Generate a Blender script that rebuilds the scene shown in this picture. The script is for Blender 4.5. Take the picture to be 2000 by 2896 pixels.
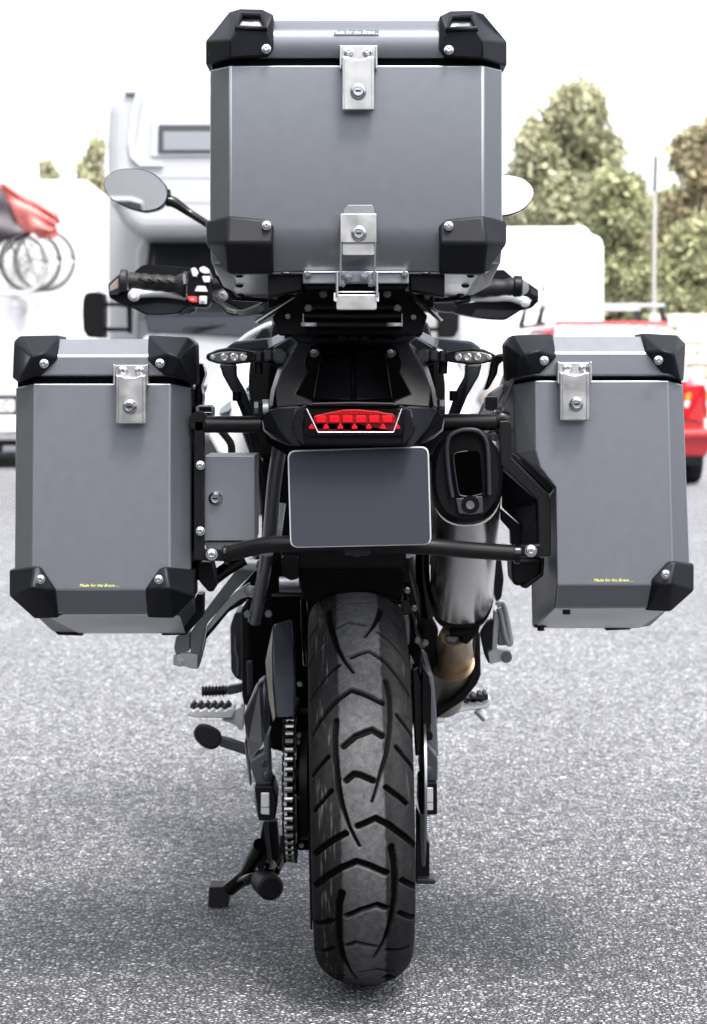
import bpy, bmesh, math, random
import numpy as np
from mathutils import Vector, Matrix
from mathutils.bvhtree import BVHTree
random.seed(7)
for o in list(bpy.data.objects): bpy.data.objects.remove(o)
SC = bpy.context.scene
COL = SC.collection
PI = math.pi
# ------------------------------------------------------------------ camera, sky, sun, exposure
CAM_Y, CAM_H, FPX, PITCH = -3.32, .975, 5800.0, math.radians(3.58)
cam = bpy.data.cameras.new('camera'); camo = bpy.data.objects.new('camera', cam); COL.objects.link(camo)
camo.location = (0, CAM_Y, CAM_H); camo.rotation_euler = (PI/2-PITCH, 0, 0)
cam.sensor_fit = 'HORIZONTAL'; cam.sensor_width = 36; cam.lens = FPX/2000*36
cam.clip_start = .1; cam.clip_end = 600
cam.dof.use_dof = True; cam.dof.focus_distance = 3.0; cam.dof.aperture_fstop = 13
SC.camera = camo
SUN_EL, SUN_AZ = math.radians(62), math.radians(158)      # azimuth clockwise from +Y
world = bpy.data.worlds.new('World'); SC.world = world; world.use_nodes = True
wn = world.node_tree.nodes; wl = world.node_tree.links
bg = wn['Background']
sky = wn.new('ShaderNodeTexSky'); sky.sky_type = 'NISHITA'; sky.sun_disc = False
sky.sun_elevation = SUN_EL; sky.sun_rotation = SUN_AZ; sky.dust_density = 4.0; sky.air_density = 1.0; sky.altitude = 100
hs = wn.new('ShaderNodeHueSaturation'); hs.inputs['Saturation'].default_value = .28
wl.new(sky.outputs[0], hs.inputs['Color']); wl.new(hs.outputs[0], bg.inputs[0])
bg.inputs[1].default_value = .15
sun = bpy.data.lights.new('sun', 'SUN'); suno = bpy.data.objects.new('sun', sun); COL.objects.link(suno)
sun.energy = 1.5; sun.angle = math.radians(12); sun.color = (1, .96, .91)
sd = Vector((math.sin(SUN_AZ)*math.cos(SUN_EL), math.cos(SUN_AZ)*math.cos(SUN_EL), math.sin(SUN_EL)))
suno.rotation_euler = (-sd).to_track_quat('-Z', 'Y').to_euler(); suno.location = (5, -10, 20)
SC.view_settings.view_transform = 'Standard'; SC.view_settings.look = 'None'
SC.view_settings.exposure = 1.95; SC.view_settings.gamma = 1
SC.render.engine = 'CYCLES'

# ------------------------------------------------------------------ materials
def mat(name, col, rough=.5, metal=0., var=.0, vscale=30., bump=0., bscale=200., coat=0., spec=.5, rvar=0., emit=None):
    m = bpy.data.materials.new(name); m.use_nodes = True
    n = m.node_tree.nodes; l = m.node_tree.links; b = n['Principled BSDF']
    b.inputs['Base Color'].default_value = (*col, 1); b.inputs['Roughness'].default_value = rough
    b.inputs['Metallic'].default_value = metal; b.inputs['Coat Weight'].default_value = coat
    b.inputs['Specular IOR Level'].default_value = spec
    if var or bump or rvar:
        tc = n.new('ShaderNodeTexCoord')
    if var or rvar:
        t = n.new('ShaderNodeTexNoise'); t.inputs['Scale'].default_value = vscale; t.inputs['Detail'].default_value = 6
        l.new(tc.outputs['Object'], t.inputs['Vector'])
    if var:
        r = n.new('ShaderNodeMapRange'); r.inputs[1].default_value = .3; r.inputs[2].default_value = .7
        r.inputs[3].default_value = 1-var; r.inputs[4].default_value = 1+var
        l.new(t.outputs['Fac'], r.inputs[0])
        x = n.new('ShaderNodeVectorMath'); x.operation = 'SCALE'; x.inputs[0].default_value = col
        l.new(r.outputs[0], x.inputs['Scale']); l.new(x.outputs[0], b.inputs['Base Color'])
    if rvar:
        r = n.new('ShaderNodeMapRange'); r.inputs[1].default_value = .3; r.inputs[2].default_value = .7
        r.inputs[3].default_value = rough-rvar; r.inputs[4].default_value = rough+rvar
        l.new(t.outputs['Fac'], r.inputs[0]); l.new(r.outputs[0], b.inputs['Roughness'])
    if bump:
        t2 = n.new('ShaderNodeTexNoise'); t2.inputs['Scale'].default_value = bscale; t2.inputs['Detail'].default_value = 3
        l.new(tc.outputs['Object'], t2.inputs['Vector'])
        bp = n.new('ShaderNodeBump'); bp.inputs['Strength'].default_value = bump; bp.inputs['Distance'].default_value = .001
        l.new(t2.outputs['Fac'], bp.inputs['Height']); l.new(bp.outputs[0], b.inputs['Normal'])
    if emit:
        b.inputs['Emission Color'].default_value = (*emit[0], 1); b.inputs['Emission Strength'].default_value = emit[1]
    return m
M = {}
M['case'] = mat('case_paint', (.158, .166, .184), .42, .74, var=.025, vscale=60, bump=.14, bscale=900, rvar=.015)
M['black'] = mat('black_plastic', (.0028, .0029, .0038), .40, spec=.13, bump=.1, bscale=700, rvar=.08, vscale=20)
M['cap'] = mat('corner_plastic', (.0060, .0065, .0092), .45, spec=.15, bump=.25, bscale=900, rvar=.06, vscale=14, var=.12)
M['gloss'] = mat('gloss_black', (.0015, .0015, .0018), .14, spec=.28)
M['frame'] = mat('powder_coated_tube', (.0045, .0045, .005), .30, bump=.15, bscale=500, spec=.20)
M['dark'] = mat('shadow_black_rubber', (.0015, .0015, .0018), .7, spec=.06)
M['steel'] = mat('brushed_stainless', (.40, .395, .39), .36, 1., var=.12, vscale=40, rvar=.08)
M['chrome'] = mat('bright_zinc', (.55, .565, .59), .2, 1.)
M['alu'] = mat('cast_aluminium', (.50, .51, .53), .42, .6, var=.06, vscale=25, bump=.2, bscale=400)
M['alud'] = mat('dull_grey_casting', (.17, .175, .19), .45, .6, var=.08, vscale=18, bump=.15, bscale=400)
M['tubegrey'] = mat('grey_frame_paint', (.20, .205, .22), .34, .6)
M['swing'] = mat('swing_arm_coat', (.052, .056, .070), .38, .45, bump=.1, bscale=600, var=.1)
M['muffler'] = mat('muffler_steel', (.82, .80, .78), .22, 1., var=.12, vscale=8, rvar=.06)
M['pipe'] = mat('heat_tinted_pipe', (.36, .28, .19), .38, .9, var=.35, vscale=14)
M['pipe2'] = mat('heat_tinted_collector', (.34, .31, .27), .36, .9, var=.25, vscale=14)
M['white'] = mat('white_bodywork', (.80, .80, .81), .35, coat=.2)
M['fair'] = mat('silver_white_fairing', (.60, .61, .63), .28, .1, coat=.4)
M['decal'] = mat('grey_decal', (.22, .25, .29), .35)
M['offwhite'] = mat('pale_plaster', (.78, .77, .74), .9, var=.05, vscale=2)
M['glassd'] = mat('dark_window_glass', (.012, .014, .015), .08, coat=.3)
M['glassl'] = mat('pale_window_glass', (.55, .58, .62), .12)
M['grey'] = mat('grey_trim', (.38, .40, .44), .5)
M['greyd'] = mat('grey_dark_plastic', (.013, .014, .018), .46, spec=.25)
M['button'] = mat('pale_grey_button', (.42, .42, .44), .5)
M['redb'] = mat('red_button', (.62, .02, .02), .4)
M['redcar'] = mat('red_car_paint', (.30, .008, .012), .22, coat=.8)
M['redlens'] = mat('red_lens', (.36, .003, .007), .22, spec=.3)
M['redlens2'] = mat('deep_red_lens', (.06, .001, .0012), .12, spec=.4)
M['amber'] = mat('amber_lens', (.75, .20, .02), .2)
M['clear'] = mat('clear_lens', (.62, .62, .62), .12, .3)
M['reflector'] = mat('indicator_reflector', (.52, .52, .51), .18, .8, var=.5, vscale=260)
M['plate'] = mat('blank_plate', (.030, .033, .040), .9, spec=.03)
M['platew'] = mat('plate_rim_white', (.34, .34, .36), .4)
M['mirror'] = mat('mirror_glass', (.86, .87, .88), .01, 1.)
M['rubber'] = mat('ribbed_rubber', (.006, .006, .007), .55, bump=.2, spec=.25)
M['text_y'] = mat('yellow_print', (.62, .62, .20), .6)
M['text_w'] = mat('white_print', (.75, .77, .8), .6)
M['coverred'] = mat('red_cover_fabric', (.70, .20, .18), .75, var=.12, vscale=3)
M['coverblk'] = mat('black_cover_fabric', (.05, .045, .05), .6, var=.3, vscale=5)
M['tyre2'] = mat('road_tyre', (.009, .009, .0095), .75, spec=.2)
M['spoke'] = mat('bicycle_spoke', (.35, .36, .35), .3, .9)
M['bark'] = mat('bark', (.12, .09, .06), .9, var=.2)
M['stone'] = mat('wall_stone', (.60, .55, .47), .9, var=.2, vscale=4)
M['concrete'] = mat('grey_wall', (.62, .61, .60), .85, var=.12, vscale=1.2)
M['tile'] = mat('pale_roof', (.62, .56, .50), .9)
M['trim'] = mat('polished_edge', (.52, .53, .55), .2, 1.)
M['boltgrey'] = mat('grey_zinc_bolt', (.20, .205, .215), .3, .9)
M['base_reflection'] = mat('case_base_reflection', (.42, .43, .45), .34, .9, var=.06, vscale=6, rvar=.06)  # paler than the case paint; paints the grazing ground reflection on the undersides
M['edge_highlight'] = mat('painted_edge_highlight', (.29, .305, .33), .34, .9)  # lighter bevel colour paints the sky highlight along the case edges
M['roller'] = mat('chain_roller', (.20, .197, .195), .32, .95)
M['navy'] = mat('navy_van_paint', (.01, .012, .02), .2, coat=.5)
def leafmat(name, a, b):
    m = bpy.data.materials.new(name); m.use_nodes = True; n = m.node_tree.nodes; l = m.node_tree.links; p = n['Principled BSDF']
    g = n.new('ShaderNodeNewGeometry'); r = n.new('ShaderNodeValToRGB')
    r.color_ramp.elements[0].color = (*a, 1); r.color_ramp.elements[1].color = (*b, 1)
    l.new(g.outputs['Random Per Island'], r.inputs[0]); l.new(r.outputs[0], p.inputs['Base Color'])
    p.inputs['Roughness'].default_value = .6; p.inputs['Transmission Weight'].default_value = 0
    tr = n.new('ShaderNodeBsdfTranslucent'); l.new(r.outputs[0], tr.inputs[0])
    mx = n.new('ShaderNodeMixShader'); mx.inputs[0].default_value = .35
    l.new(p.outputs[0], mx.inputs[1]); l.new(tr.outputs[0], mx.inputs[2]); l.new(mx.outputs[0], n['Material Output'].inputs[0])
    return m
M['leafa'] = leafmat('olive_leaves', (.24, .245, .15), (.58, .57, .38))
M['leafb'] = leafmat('green_leaves', (.13, .15, .075), (.52, .52, .30))
M['leafc'] = leafmat('autumn_leaves', (.11, .115, .06), (.48, .41, .25))

def asphalt():
    m = bpy.data.materials.new('asphalt'); m.use_nodes = True; n = m.node_tree.nodes; l = m.node_tree.links; p = n['Principled BSDF']
    tc = n.new('ShaderNodeTexCoord'); co = tc.outputs['Object']
    def N(kind, **k):
        x = n.new(kind)
        for a, v in k.items():
            if a in ('feature', 'operation', 'blend_type', 'data_type', 'distance'): setattr(x, a, v)
            else: x.inputs[a].default_value = v
        return x
    wob = N('ShaderNodeTexNoise', Scale=90., Detail=2.); l.new(co, wob.inputs['Vector'])
    ad = n.new('ShaderNodeVectorMath'); ad.operation = 'MULTIPLY_ADD'; ad.inputs[1].default_value = (.012, .012, .012)
    l.new(wob.outputs['Color'], ad.inputs[0]); l.new(co, ad.inputs[2])
    v = N('ShaderNodeTexVoronoi', Scale=118.); l.new(ad.outputs[0], v.inputs['Vector'])
    v2 = N('ShaderNodeTexVoronoi', Scale=118., feature='DISTANCE_TO_EDGE'); l.new(ad.outputs[0], v2.inputs['Vector'])
    edge = n.new('ShaderNodeMapRange'); edge.inputs[1].default_value = .0; edge.inputs[2].default_value = .36
    l.new(v2.outputs['Distance'], edge.inputs[0])
    sep = n.new('ShaderNodeSeparateColor'); l.new(v.outputs['Color'], sep.inputs[0])
    stone = n.new('ShaderNodeValToRGB'); e = stone.color_ramp.elements
    e[0].position = 0; e[0].color = (.085, .087, .096, 1); e[1].position = 1; e[1].color = (.50, .50, .51, 1)
    a = stone.color_ramp.elements.new(.6); a.color = (.30, .305, .32, 1)
    l.new(sep.outputs[0], stone.inputs[0])
    mx = n.new('ShaderNodeMix'); mx.data_type = 'RGBA'; mx.inputs[6].default_value = (.010, .0105, .014, 1)
    l.new(edge.outputs[0], mx.inputs[0]); l.new(stone.outputs[0], mx.inputs[7])
    big = N('ShaderNodeTexNoise', Scale=1.3, Detail=7., Roughness=.65); l.new(co, big.inputs['Vector'])
    br = n.new('ShaderNodeMapRange'); br.inputs[1].default_value = .3; br.inputs[2].default_value = .7; br.inputs[3].default_value = .86; br.inputs[4].default_value = 1.12
    l.new(big.outputs['Fac'], br.inputs[0])
    mid = N('ShaderNodeTexNoise', Scale=22., Detail=5., Roughness=.7); l.new(co, mid.inputs['Vector'])
    mr = n.new('ShaderNodeMapRange'); mr.inputs[1].default_value = .3; mr.inputs[2].default_value = .7; mr.inputs[3].default_value = .66; mr.inputs[4].default_value = 1.30
    l.new(mid.outputs['Fac'], mr.inputs[0])
    mm = n.new('ShaderNodeMath'); mm.operation = 'MULTIPLY'; l.new(br.outputs[0], mm.inputs[0]); l.new(mr.outputs[0], mm.inputs[1])
    sc = n.new('ShaderNodeVectorMath'); sc.operation = 'SCALE'; l.new(mx.outputs[2], sc.inputs[0]); l.new(mm.outputs[0], sc.inputs['Scale'])
    # colour raised with distance to paint grazing brightness, with a ragged edge; a few dark seams
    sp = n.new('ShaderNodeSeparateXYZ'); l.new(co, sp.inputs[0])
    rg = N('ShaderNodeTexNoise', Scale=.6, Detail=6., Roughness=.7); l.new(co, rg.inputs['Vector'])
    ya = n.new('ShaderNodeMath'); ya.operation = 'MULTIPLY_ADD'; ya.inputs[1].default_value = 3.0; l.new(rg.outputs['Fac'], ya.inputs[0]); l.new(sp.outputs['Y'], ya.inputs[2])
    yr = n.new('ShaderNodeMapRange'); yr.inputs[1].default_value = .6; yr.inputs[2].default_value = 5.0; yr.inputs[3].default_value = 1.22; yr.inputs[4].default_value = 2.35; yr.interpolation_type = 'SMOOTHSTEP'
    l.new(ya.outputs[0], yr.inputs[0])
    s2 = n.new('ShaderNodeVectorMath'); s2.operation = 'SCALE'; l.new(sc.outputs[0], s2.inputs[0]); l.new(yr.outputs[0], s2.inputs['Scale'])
    cw = N('ShaderNodeTexNoise', Scale=3.5, Detail=5.); l.new(co, cw.inputs['Vector'])
    ca = n.new('ShaderNodeVectorMath'); ca.operation = 'MULTIPLY_ADD'; ca.inputs[1].default_value = (.35, .35, .35); l.new(cw.outputs['Color'], ca.inputs[0]); l.new(co, ca.inputs[2])
    cv_ = N('ShaderNodeTexVoronoi', Scale=.55, feature='DISTANCE_TO_EDGE'); l.new(ca.outputs[0], cv_.inputs['Vector'])
    cr_ = n.new('ShaderNodeMapRange'); cr_.inputs[1].default_value = .0; cr_.inputs[2].default_value = .02; cr_.inputs[3].default_value = .90; cr_.inputs[4].default_value = 1.; l.new(cv_.outputs['Distance'], cr_.inputs[0])
    s3 = n.new('ShaderNodeVectorMath'); s3.operation = 'SCALE'; l.new(s2.outputs[0], s3.inputs[0]); l.new(cr_.outputs[0], s3.inputs['Scale'])
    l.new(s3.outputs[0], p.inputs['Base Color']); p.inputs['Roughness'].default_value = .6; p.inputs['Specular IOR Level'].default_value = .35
    hadd = n.new('ShaderNodeMath'); hadd.operation = 'MULTIPLY_ADD'; hadd.inputs[1].default_value = .8
    l.new(sep.outputs[1], hadd.inputs[0]); l.new(edge.outputs[0], hadd.inputs[2])
    bp = n.new('ShaderNodeBump'); bp.inputs['Strength'].default_value = 1.; bp.inputs['Distance'].default_value = .008
    l.new(hadd.outputs[0], bp.inputs['Height']); l.new(bp.outputs[0], p.inputs['Normal'])
    return m
M['asphalt'] = asphalt()

# ------------------------------------------------------------------ geometry helpers
def P(px, py, Y):                                            # photograph ray met at depth Y, in metres
    a, b = (px-1000)/FPX, (1448-py)/FPX
    dy = math.cos(PITCH)+b*math.sin(PITCH); dz = -math.sin(PITCH)+b*math.cos(PITCH)
    t = (Y-CAM_Y)/dy
    return Vector((a*t, Y, CAM_H+dz*t))
def frame(ox, oy, s): return lambda pts: [((ox+p[0]/s, oy+p[1]/s)+tuple(p[2:])) for p in pts]
ID = lambda pts: pts
ROOT = {}
def root(name, loc, label, cat, group=None):
    o = bpy.data.objects.new(name, None); o.empty_display_size = .1; COL.objects.link(o); o.location = loc
    o['label'] = label; o['category'] = cat
    if group: o['group'] = group
    ROOT[o] = Vector(loc); return o
def tag(o, label, cat, group=None, kind=None):
    if label: o['label'] = label
    if cat: o['category'] = cat
    if group: o['group'] = group
    if kind: o['kind'] = kind
    return o
def obj(name, verts, faces, m, parent=None, smooth=False, bev=0., seg=2, mats=None, fm=None):
    off = ROOT.get(parent, Vector((0, 0, 0)))
    me = bpy.data.meshes.new(name)
    me.from_pydata([tuple(Vector(v)-off) for v in verts], [], faces); me.update()
    bm = bmesh.new(); bm.from_mesh(me); bmesh.ops.recalc_face_normals(bm, faces=bm.faces); bm.to_mesh(me); bm.free()
    o = bpy.data.objects.new(name, me); COL.objects.link(o)
    for x in (mats or [m]): me.materials.append(x if not isinstance(x, str) else M[x])
    if fm:
        for p, i in zip(me.polygons, fm): p.material_index = i
    if smooth:
        for p in me.polygons: p.use_smooth = True
        if smooth != True: me.set_sharp_from_angle(angle=math.radians(smooth))
    if parent: o.parent = parent; ROOT[o] = off
    if bev:
        b = o.modifiers.new('edge', 'BEVEL'); b.width = bev; b.segments = seg; b.limit_method = 'ANGLE'; b.angle_limit = math.radians(28)
    return o
def slab(name, fr, pts, Y, depth, m, parent=None, bev=.0012, **k):
    q = [P(p[0], p[1], p[2] if len(p) > 2 else Y) for p in fr(pts)]
    n = len(q); v = q+[x+Vector((0, depth, 0)) for x in q]
    f = [list(range(n)), list(range(2*n-1, n-1, -1))]+[[i, (i+1) % n, n+(i+1) % n, n+i] for i in range(n)]
    return obj(name, v, f, m, parent, bev=bev, **k)
def shell(name, fr, pts, faces, depth, m, parent=None, bev=.003, **k):   # faceted front with its boundary carried back
    q = [P(p[0], p[1], p[2]) for p in fr(pts)]; n = len(q)
    dv = depth if isinstance(depth, Vector) else Vector((0, depth, 0))
    cnt = {}
    for f in faces:
        for i in range(len(f)):
            a, b = f[i], f[(i+1) % len(f)]; cnt[(a, b)] = 1
    be = [(a, b) for (a, b) in cnt if (b, a) not in cnt]
    v = q+[x+dv for x in q]
    F = [list(f) for f in faces]+[[i+n for i in reversed(f)] for f in faces]+[[b, a, a+n, b+n] for a, b in be]
    k.setdefault('smooth', 33)
    return obj(name, v, F, m, parent, bev=bev, **k)
def ringtube(path, rad, seg=14, close=False, squash=None):
    n = len(path); vs = []; up0 = None
    for i, p in enumerate(path):
        t = (path[min(i+1, n-1)]-path[max(i-1, 0)]).normalized()
        if up0 is None:
            up0 = Vector((0, 0, 1)) if abs(t.z) < .8 else Vector((0, 1, 0))
        s = t.cross(up0).normalized(); u = s.cross(t).normalized(); up0 = u
        r = rad[i] if isinstance(rad, (list, tuple)) else rad
        for k in range(seg):
            a = 2*PI*k/seg
            vs.append(p+s*math.cos(a)*r+u*math.sin(a)*r*(squash or 1))
    fs = [[i*seg+k, i*seg+(k+1) % seg, (i+1)*seg+(k+1) % seg, (i+1)*seg+k] for i in range(n-1) for k in range(seg)]
    fs += [list(range(seg))[::-1], [(n-1)*seg+k for k in range(seg)]]
    return vs, fs
def smoothpath(p, sub=5):
    if len(p) < 3: return p
    out = []
    for i in range(len(p)-1):
        a, b, c, d = p[max(i-1, 0)], p[i], p[i+1], p[min(i+2, len(p)-1)]
        for k in range(sub):
            t = k/sub
            out.append(.5*((2*b)+(c-a)*t+(2*a-5*b+4*c-d)*t*t+(3*b-a-3*c+d)*t**3))
    out.append(p[-1]); return out
def tube(name, fr, pts, r, m, parent=None, seg=14, sub=5, **k):
    q = [P(*p) for p in fr(pts)]
    if isinstance(r, (list, tuple)) and len(q) > 2:
        rr = []
        for i in range(len(r)-1): rr += [r[i]+(r[i+1]-r[i])*j/sub for j in range(sub)]
        r = rr+[r[-1]]
    q = smoothpath(q, sub)
    v, f = ringtube(q, r, seg)
    return obj(name, v, f, m, parent, smooth=40, **k)
def cyl(name, a, b, r, m, parent=None, seg=20, r2=None, bev=0.):
    v, f = ringtube([a, b], [r, r if r2 is None else r2], seg)
    return obj(name, v, f, m, parent, smooth=40, bev=bev)
def lathe(name, c, axis, prof, m, parent=None, seg=20, fm=None, mats=None, off=None):   # prof: (distance along axis, radius)
    axis = Vector(axis).normalized(); s = axis.orthogonal().normalized(); u = axis.cross(s)
    vs = []; fs = []; idx = []
    for d, r in prof:
        for k in range(seg):
            a = 2*PI*k/seg; vs.append(c+axis*d+(s*math.cos(a)+u*math.sin(a))*r)
    for i in range(len(prof)-1):
        for k in range(seg):
            fs.append([i*seg+k, i*seg+(k+1) % seg, (i+1)*seg+(k+1) % seg, (i+1)*seg+k]); idx.append(fm[i] if fm else 0)
    fs.append([k for k in range(seg)][::-1]); idx.append(fm[0] if fm else 0)
    fs.append([(len(prof)-1)*seg+k for k in range(seg)]); idx.append(fm[-1] if fm else 0)
    return obj(name, vs, fs, m, parent, smooth=35, mats=mats, fm=idx if fm else None)
def box(name, x0, x1, y0, y1, z0, z1, m, parent=None, bev=0., **k):
    v = [(x, y, z) for z in (z0, z1) for y in (y0, y1) for x in (x0, x1)]
    f = [[0, 1, 3, 2], [4, 6, 7, 5], [0, 4, 5, 1], [2, 3, 7, 6], [0, 2, 6, 4], [1, 5, 7, 3]]
    return obj(name, v, f, m, parent, bev=bev, **k)
BOLT = {}
def bolt(px, py, Y, r, parent, m='chrome', name='bolt', kind='socket', axis=(0, -1, 0)):
    if kind == 'hex' and m in ('chrome', 'alu'): m = 'boltgrey'
    if kind == 'hex': r *= .78
    key = (r, m, kind, axis)
    c = P(px, py, Y)
    if key not in BOLT:
        if kind == 'socket': prof = [(0, r*1.05), (.0012, r*1.05), (.0015, r*.82), (.004, r*.72), (.0048, r*.5), (.0048, r*.38), (.0015, r*.30), (.0015, .0001)]
        else: prof = [(0, r*1.12), (.0012, r*1.12), (.0016, r), (.006, r), (.0068, r*.85), (.0068, r*.5), (.012, r*.45), (.012, .0001)]
        o = lathe(name, Vector((0, 0, 0)), axis, prof, M[m], None, 12 if kind == 'socket' else 6)
        BOLT[key] = o.data
    else:
        o = bpy.data.objects.new(name, BOLT[key]); COL.objects.link(o)
    o.parent = parent; o.location = c-ROOT.get(parent, Vector((0, 0, 0))); return o
def lock(px, py, Y, r, parent):
    c = P(px, py, Y)
    o = lathe('lock', c, (0, -1, 0), [(0, r), (.002, r), (.0035, r*.92), (.005, r*.74), (.009, r*.68), (.010, r*.60), (.010, r*.50), (.0075, r*.46), (.0075, .0001)], M['chrome'], parent, 28)
    w = r*.34; h = r*.10
    q = [c+Vector((x, -.0080, z)) for x, z in ((-w, -h), (w, -h), (w, h), (-w, h))]
    v = q+[p+Vector((0, -.0006, 0)) for p in q]
    k = obj('keyhole', v, [[0, 1, 2, 3], [4, 5, 6, 7], [0, 1, 5, 4], [1, 2, 6, 5], [2, 3, 7, 6], [3, 0, 4, 7]], M['gloss'], o); ROOT[k] = ROOT[o]
    return o
def text(name, s, c, size, m, parent, shear=.25, ext=.0002, rx=PI/2):
    cu = bpy.data.curves.new(name, 'FONT'); cu.body = s; cu.size = size; cu.shear = shear; cu.extrude = ext; cu.align_x = 'CENTER'; cu.align_y = 'CENTER'; cu.resolution_u = 2
    t = bpy.data.objects.new('tmp', cu); COL.objects.link(t)
    me = bpy.data.meshes.new_from_object(t.evaluated_get(bpy.context.evaluated_depsgraph_get()))
    bpy.data.objects.remove(t)
    me.transform(Matrix.Translation(c-ROOT.get(parent, Vector((0, 0, 0)))) @ Matrix.Rotation(rx, 4, 'X'))
    o = bpy.data.objects.new(name, me); COL.objects.link(o); me.materials.clear(); me.materials.append(M[m]); o.parent = parent; return o
def outline(pts, r=6, n=4):                                     # round the corners of a pixel polygon
    out = []; N = len(pts)
    for i in range(N):
        a, b, c = Vector(pts[i-1][:2]), Vector(pts[i][:2]), Vector(pts[(i+1) % N][:2])
        u, w = (a-b), (c-b); k = min(r, u.length*.45, w.length*.45); u = u.normalized()*k; w = w.normalized()*k
        for j in range(n+1):
            t = j/n; out.append(tuple((b+u)*(1-t)**2+b*2*t*(1-t)+(b+w)*t*t))
    return out

# ------------------------------------------------------------------ ground
def ground():
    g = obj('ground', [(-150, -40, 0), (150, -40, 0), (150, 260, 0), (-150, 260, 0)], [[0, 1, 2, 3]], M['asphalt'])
    g['kind'] = 'structure'
ground()

# ------------------------------------------------------------------ luggage cases
def loft8(name, levels, tilt, m, parent, bev=.0022, cap=True, seg=2, smooth=False, crs=None):
    """level: (py, xlo, xlf, xrf, xro, Yface, chamfer, Yfront, shiftL, shiftR)"""
    vs = []; fs = []
    for (py, xlo, xlf, xrf, xro, Yf, ch, Yb, sl, sr) in levels:
        cr = crs or ch
        z0 = P(1000, py, Yf).z; tz = lambda Y: z0-math.tan(tilt)*(Y-Yf)
        a = [(P(xlf, py, Yf).x, Yf), (P(xrf, py, Yf).x, Yf), (P(xro, py, Yf+cr).x, Yf+cr), (P(xro, py, Yf+cr).x+sr, Yb-cr),
             (P(xrf, py, Yf).x+sr, Yb), (P(xlf, py, Yf).x+sl, Yb), (P(xlo, py, Yf+ch).x+sl, Yb-ch), (P(xlo, py, Yf+ch).x, Yf+ch)]
        vs += [Vector((x, Y, tz(Y))) for x, Y in a]
    for i in range(len(levels)-1):
        for k in range(8): fs.append([i*8+k, i*8+(k+1) % 8, (i+1)*8+(k+1) % 8, (i+1)*8+k])
    fs.append(list(range(8))); fs.append([(len(levels)-1)*8+k for k in range(8)])
    o = obj(name, vs, fs, m, parent, bev=bev, seg=seg, smooth=smooth)
    if bev and m == M['case']: o.data.materials.append(M['edge_highlight']); o.modifiers['edge'].material = 1
    return o

# --- top case
TY, TB, TT = -.45, -.12, math.radians(4.5)
z1 = frame(540, 0, 1.6625); z2 = frame(540, 480, 1.6625)
top = root('top_case', (0, -.3, P(1000, 765, TY).z), 'large grey aluminium top case with black corner guards, highest above the tail', 'luggage case')
CH = .028
loft8('case_body', [(184, 594, 651, 1367, 1421, TY, CH, TB, 0, 0), (640, 594, 651, 1367, 1421, TY, CH, TB, 0, 0), (672, 594, 651, 1367, 1421, TY+.003, CH, TB, 0, 0),
                    (705, 596, 652, 1366, 1419, TY+.010, CH, TB, 0, 0), (738, 599, 654, 1364, 1416, TY+.019, CH, TB, 0, 0), (768, 655, 690, 1328, 1362, TY+.028, CH, TB, 0, 0)], TT, M['case'], top, smooth=24)
loft8('seal', [(158, 600, 657, 1361, 1415, TY+.012, CH, TB-.01, 0, 0), (188, 600, 657, 1361, 1415, TY+.012, CH, TB-.01, 0, 0)], TT, M['dark'], top, bev=0)
loft8('lid', [(57, 640, 676, 1342, 1378, TY+.050, CH, TB-.03, 0, 0)]+[(57+q, 625-22*q/49-8*(1-(1-q/49)**2), 668-14*q/49, 1350+14*q/49, 1392+22*q/49+6*(1-(1-q/49)**2), TY-.001+.040*(1-q/49)**2.2, CH, TB, 0, 0) for q in (3, 8, 14, 21, 29, 38, 49)]+[(140, 591, 650, 1368, 1423, TY-.001, CH, TB, 0, 0), (163, 592, 651, 1367, 1422, TY+.004, CH, TB, 0, 0)], TT, M['case'], top, bev=0, smooth=30)
def mirx(pts, c): return [((2*c-p[0]),)+tuple(p[1:]) for p in pts]
capT = [(70, 305, -.415), (70, 190, -.415), (185, 62, -.425), (225, 40, -.425), (335, 42, -.44), (388, 68, -.452), (388, 225, -.458), (362, 262, -.458), (185, 272, -.462),
        (185, 190, -.472), (213, 130, -.468), (352, 135, -.464), (330, 72, -.452), (235, 72, -.452)]
capF = [[0, 1, 9, 8], [1, 2, 3, 13, 10, 9], [3, 4, 12, 13], [4, 5, 11, 12], [5, 6, 11], [6, 7, 11], [7, 8, 9, 10, 11]]
def topcap(pts, nm, hole=True, sx=1):
    fs = capF if sx > 0 else [list(reversed(f)) for f in capF]
    o = shell('corner_guard', ID, z1(pts), fs, .075, M['cap'], top, bev=.0022)
    h = slab('handle_slot', ID, z1([pts[13], pts[12], pts[11], pts[10]]), 0, .004, M['case'], o, bev=.001)
    h.location.y = .006
    for a, b in ((13, 12), (12, 11), (11, 10), (10, 13)): pass
    v, f = ringtube([P(*q) for q in z1([pts[i] for i in (13, 12, 11, 10, 13)])], .0042, 8)
    b = obj('strap_bar', v, f, M['cap'], o, smooth=True); return o
topcap(capT, 'l')
topcap([(1556-p[0]+(0 if p[0] > 100 else 0), p[1]+8 if p[1] < 100 else p[1]+4, p[2]) for p in capT], 'r', sx=-1)
capB = [(70, 240, -.415), (72, 350, -.415), (180, 490, -.425), (388, 487, -.432), (390, 262, -.456), (350, 232, -.456), (180, 216, -.456), (165, 345, -.470), (385, 345, -.462)]
capBF = [[0, 1, 7, 6], [1, 2, 7], [2, 3, 8, 7], [7, 8, 4, 5, 6]]
shell('corner_guard', z2, capB, capBF, .07, M['cap'], top, bev=.004, seg=3)
shell('corner_guard', z2, mirx(capB, 778), [list(reversed(f)) for f in capBF], .07, M['cap'], top, bev=.004, seg=3)
for x, y in ((355, 230), (1213, 235)): bolt(*z1([(x, y)])[0], -.462, .0062, top)
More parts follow.
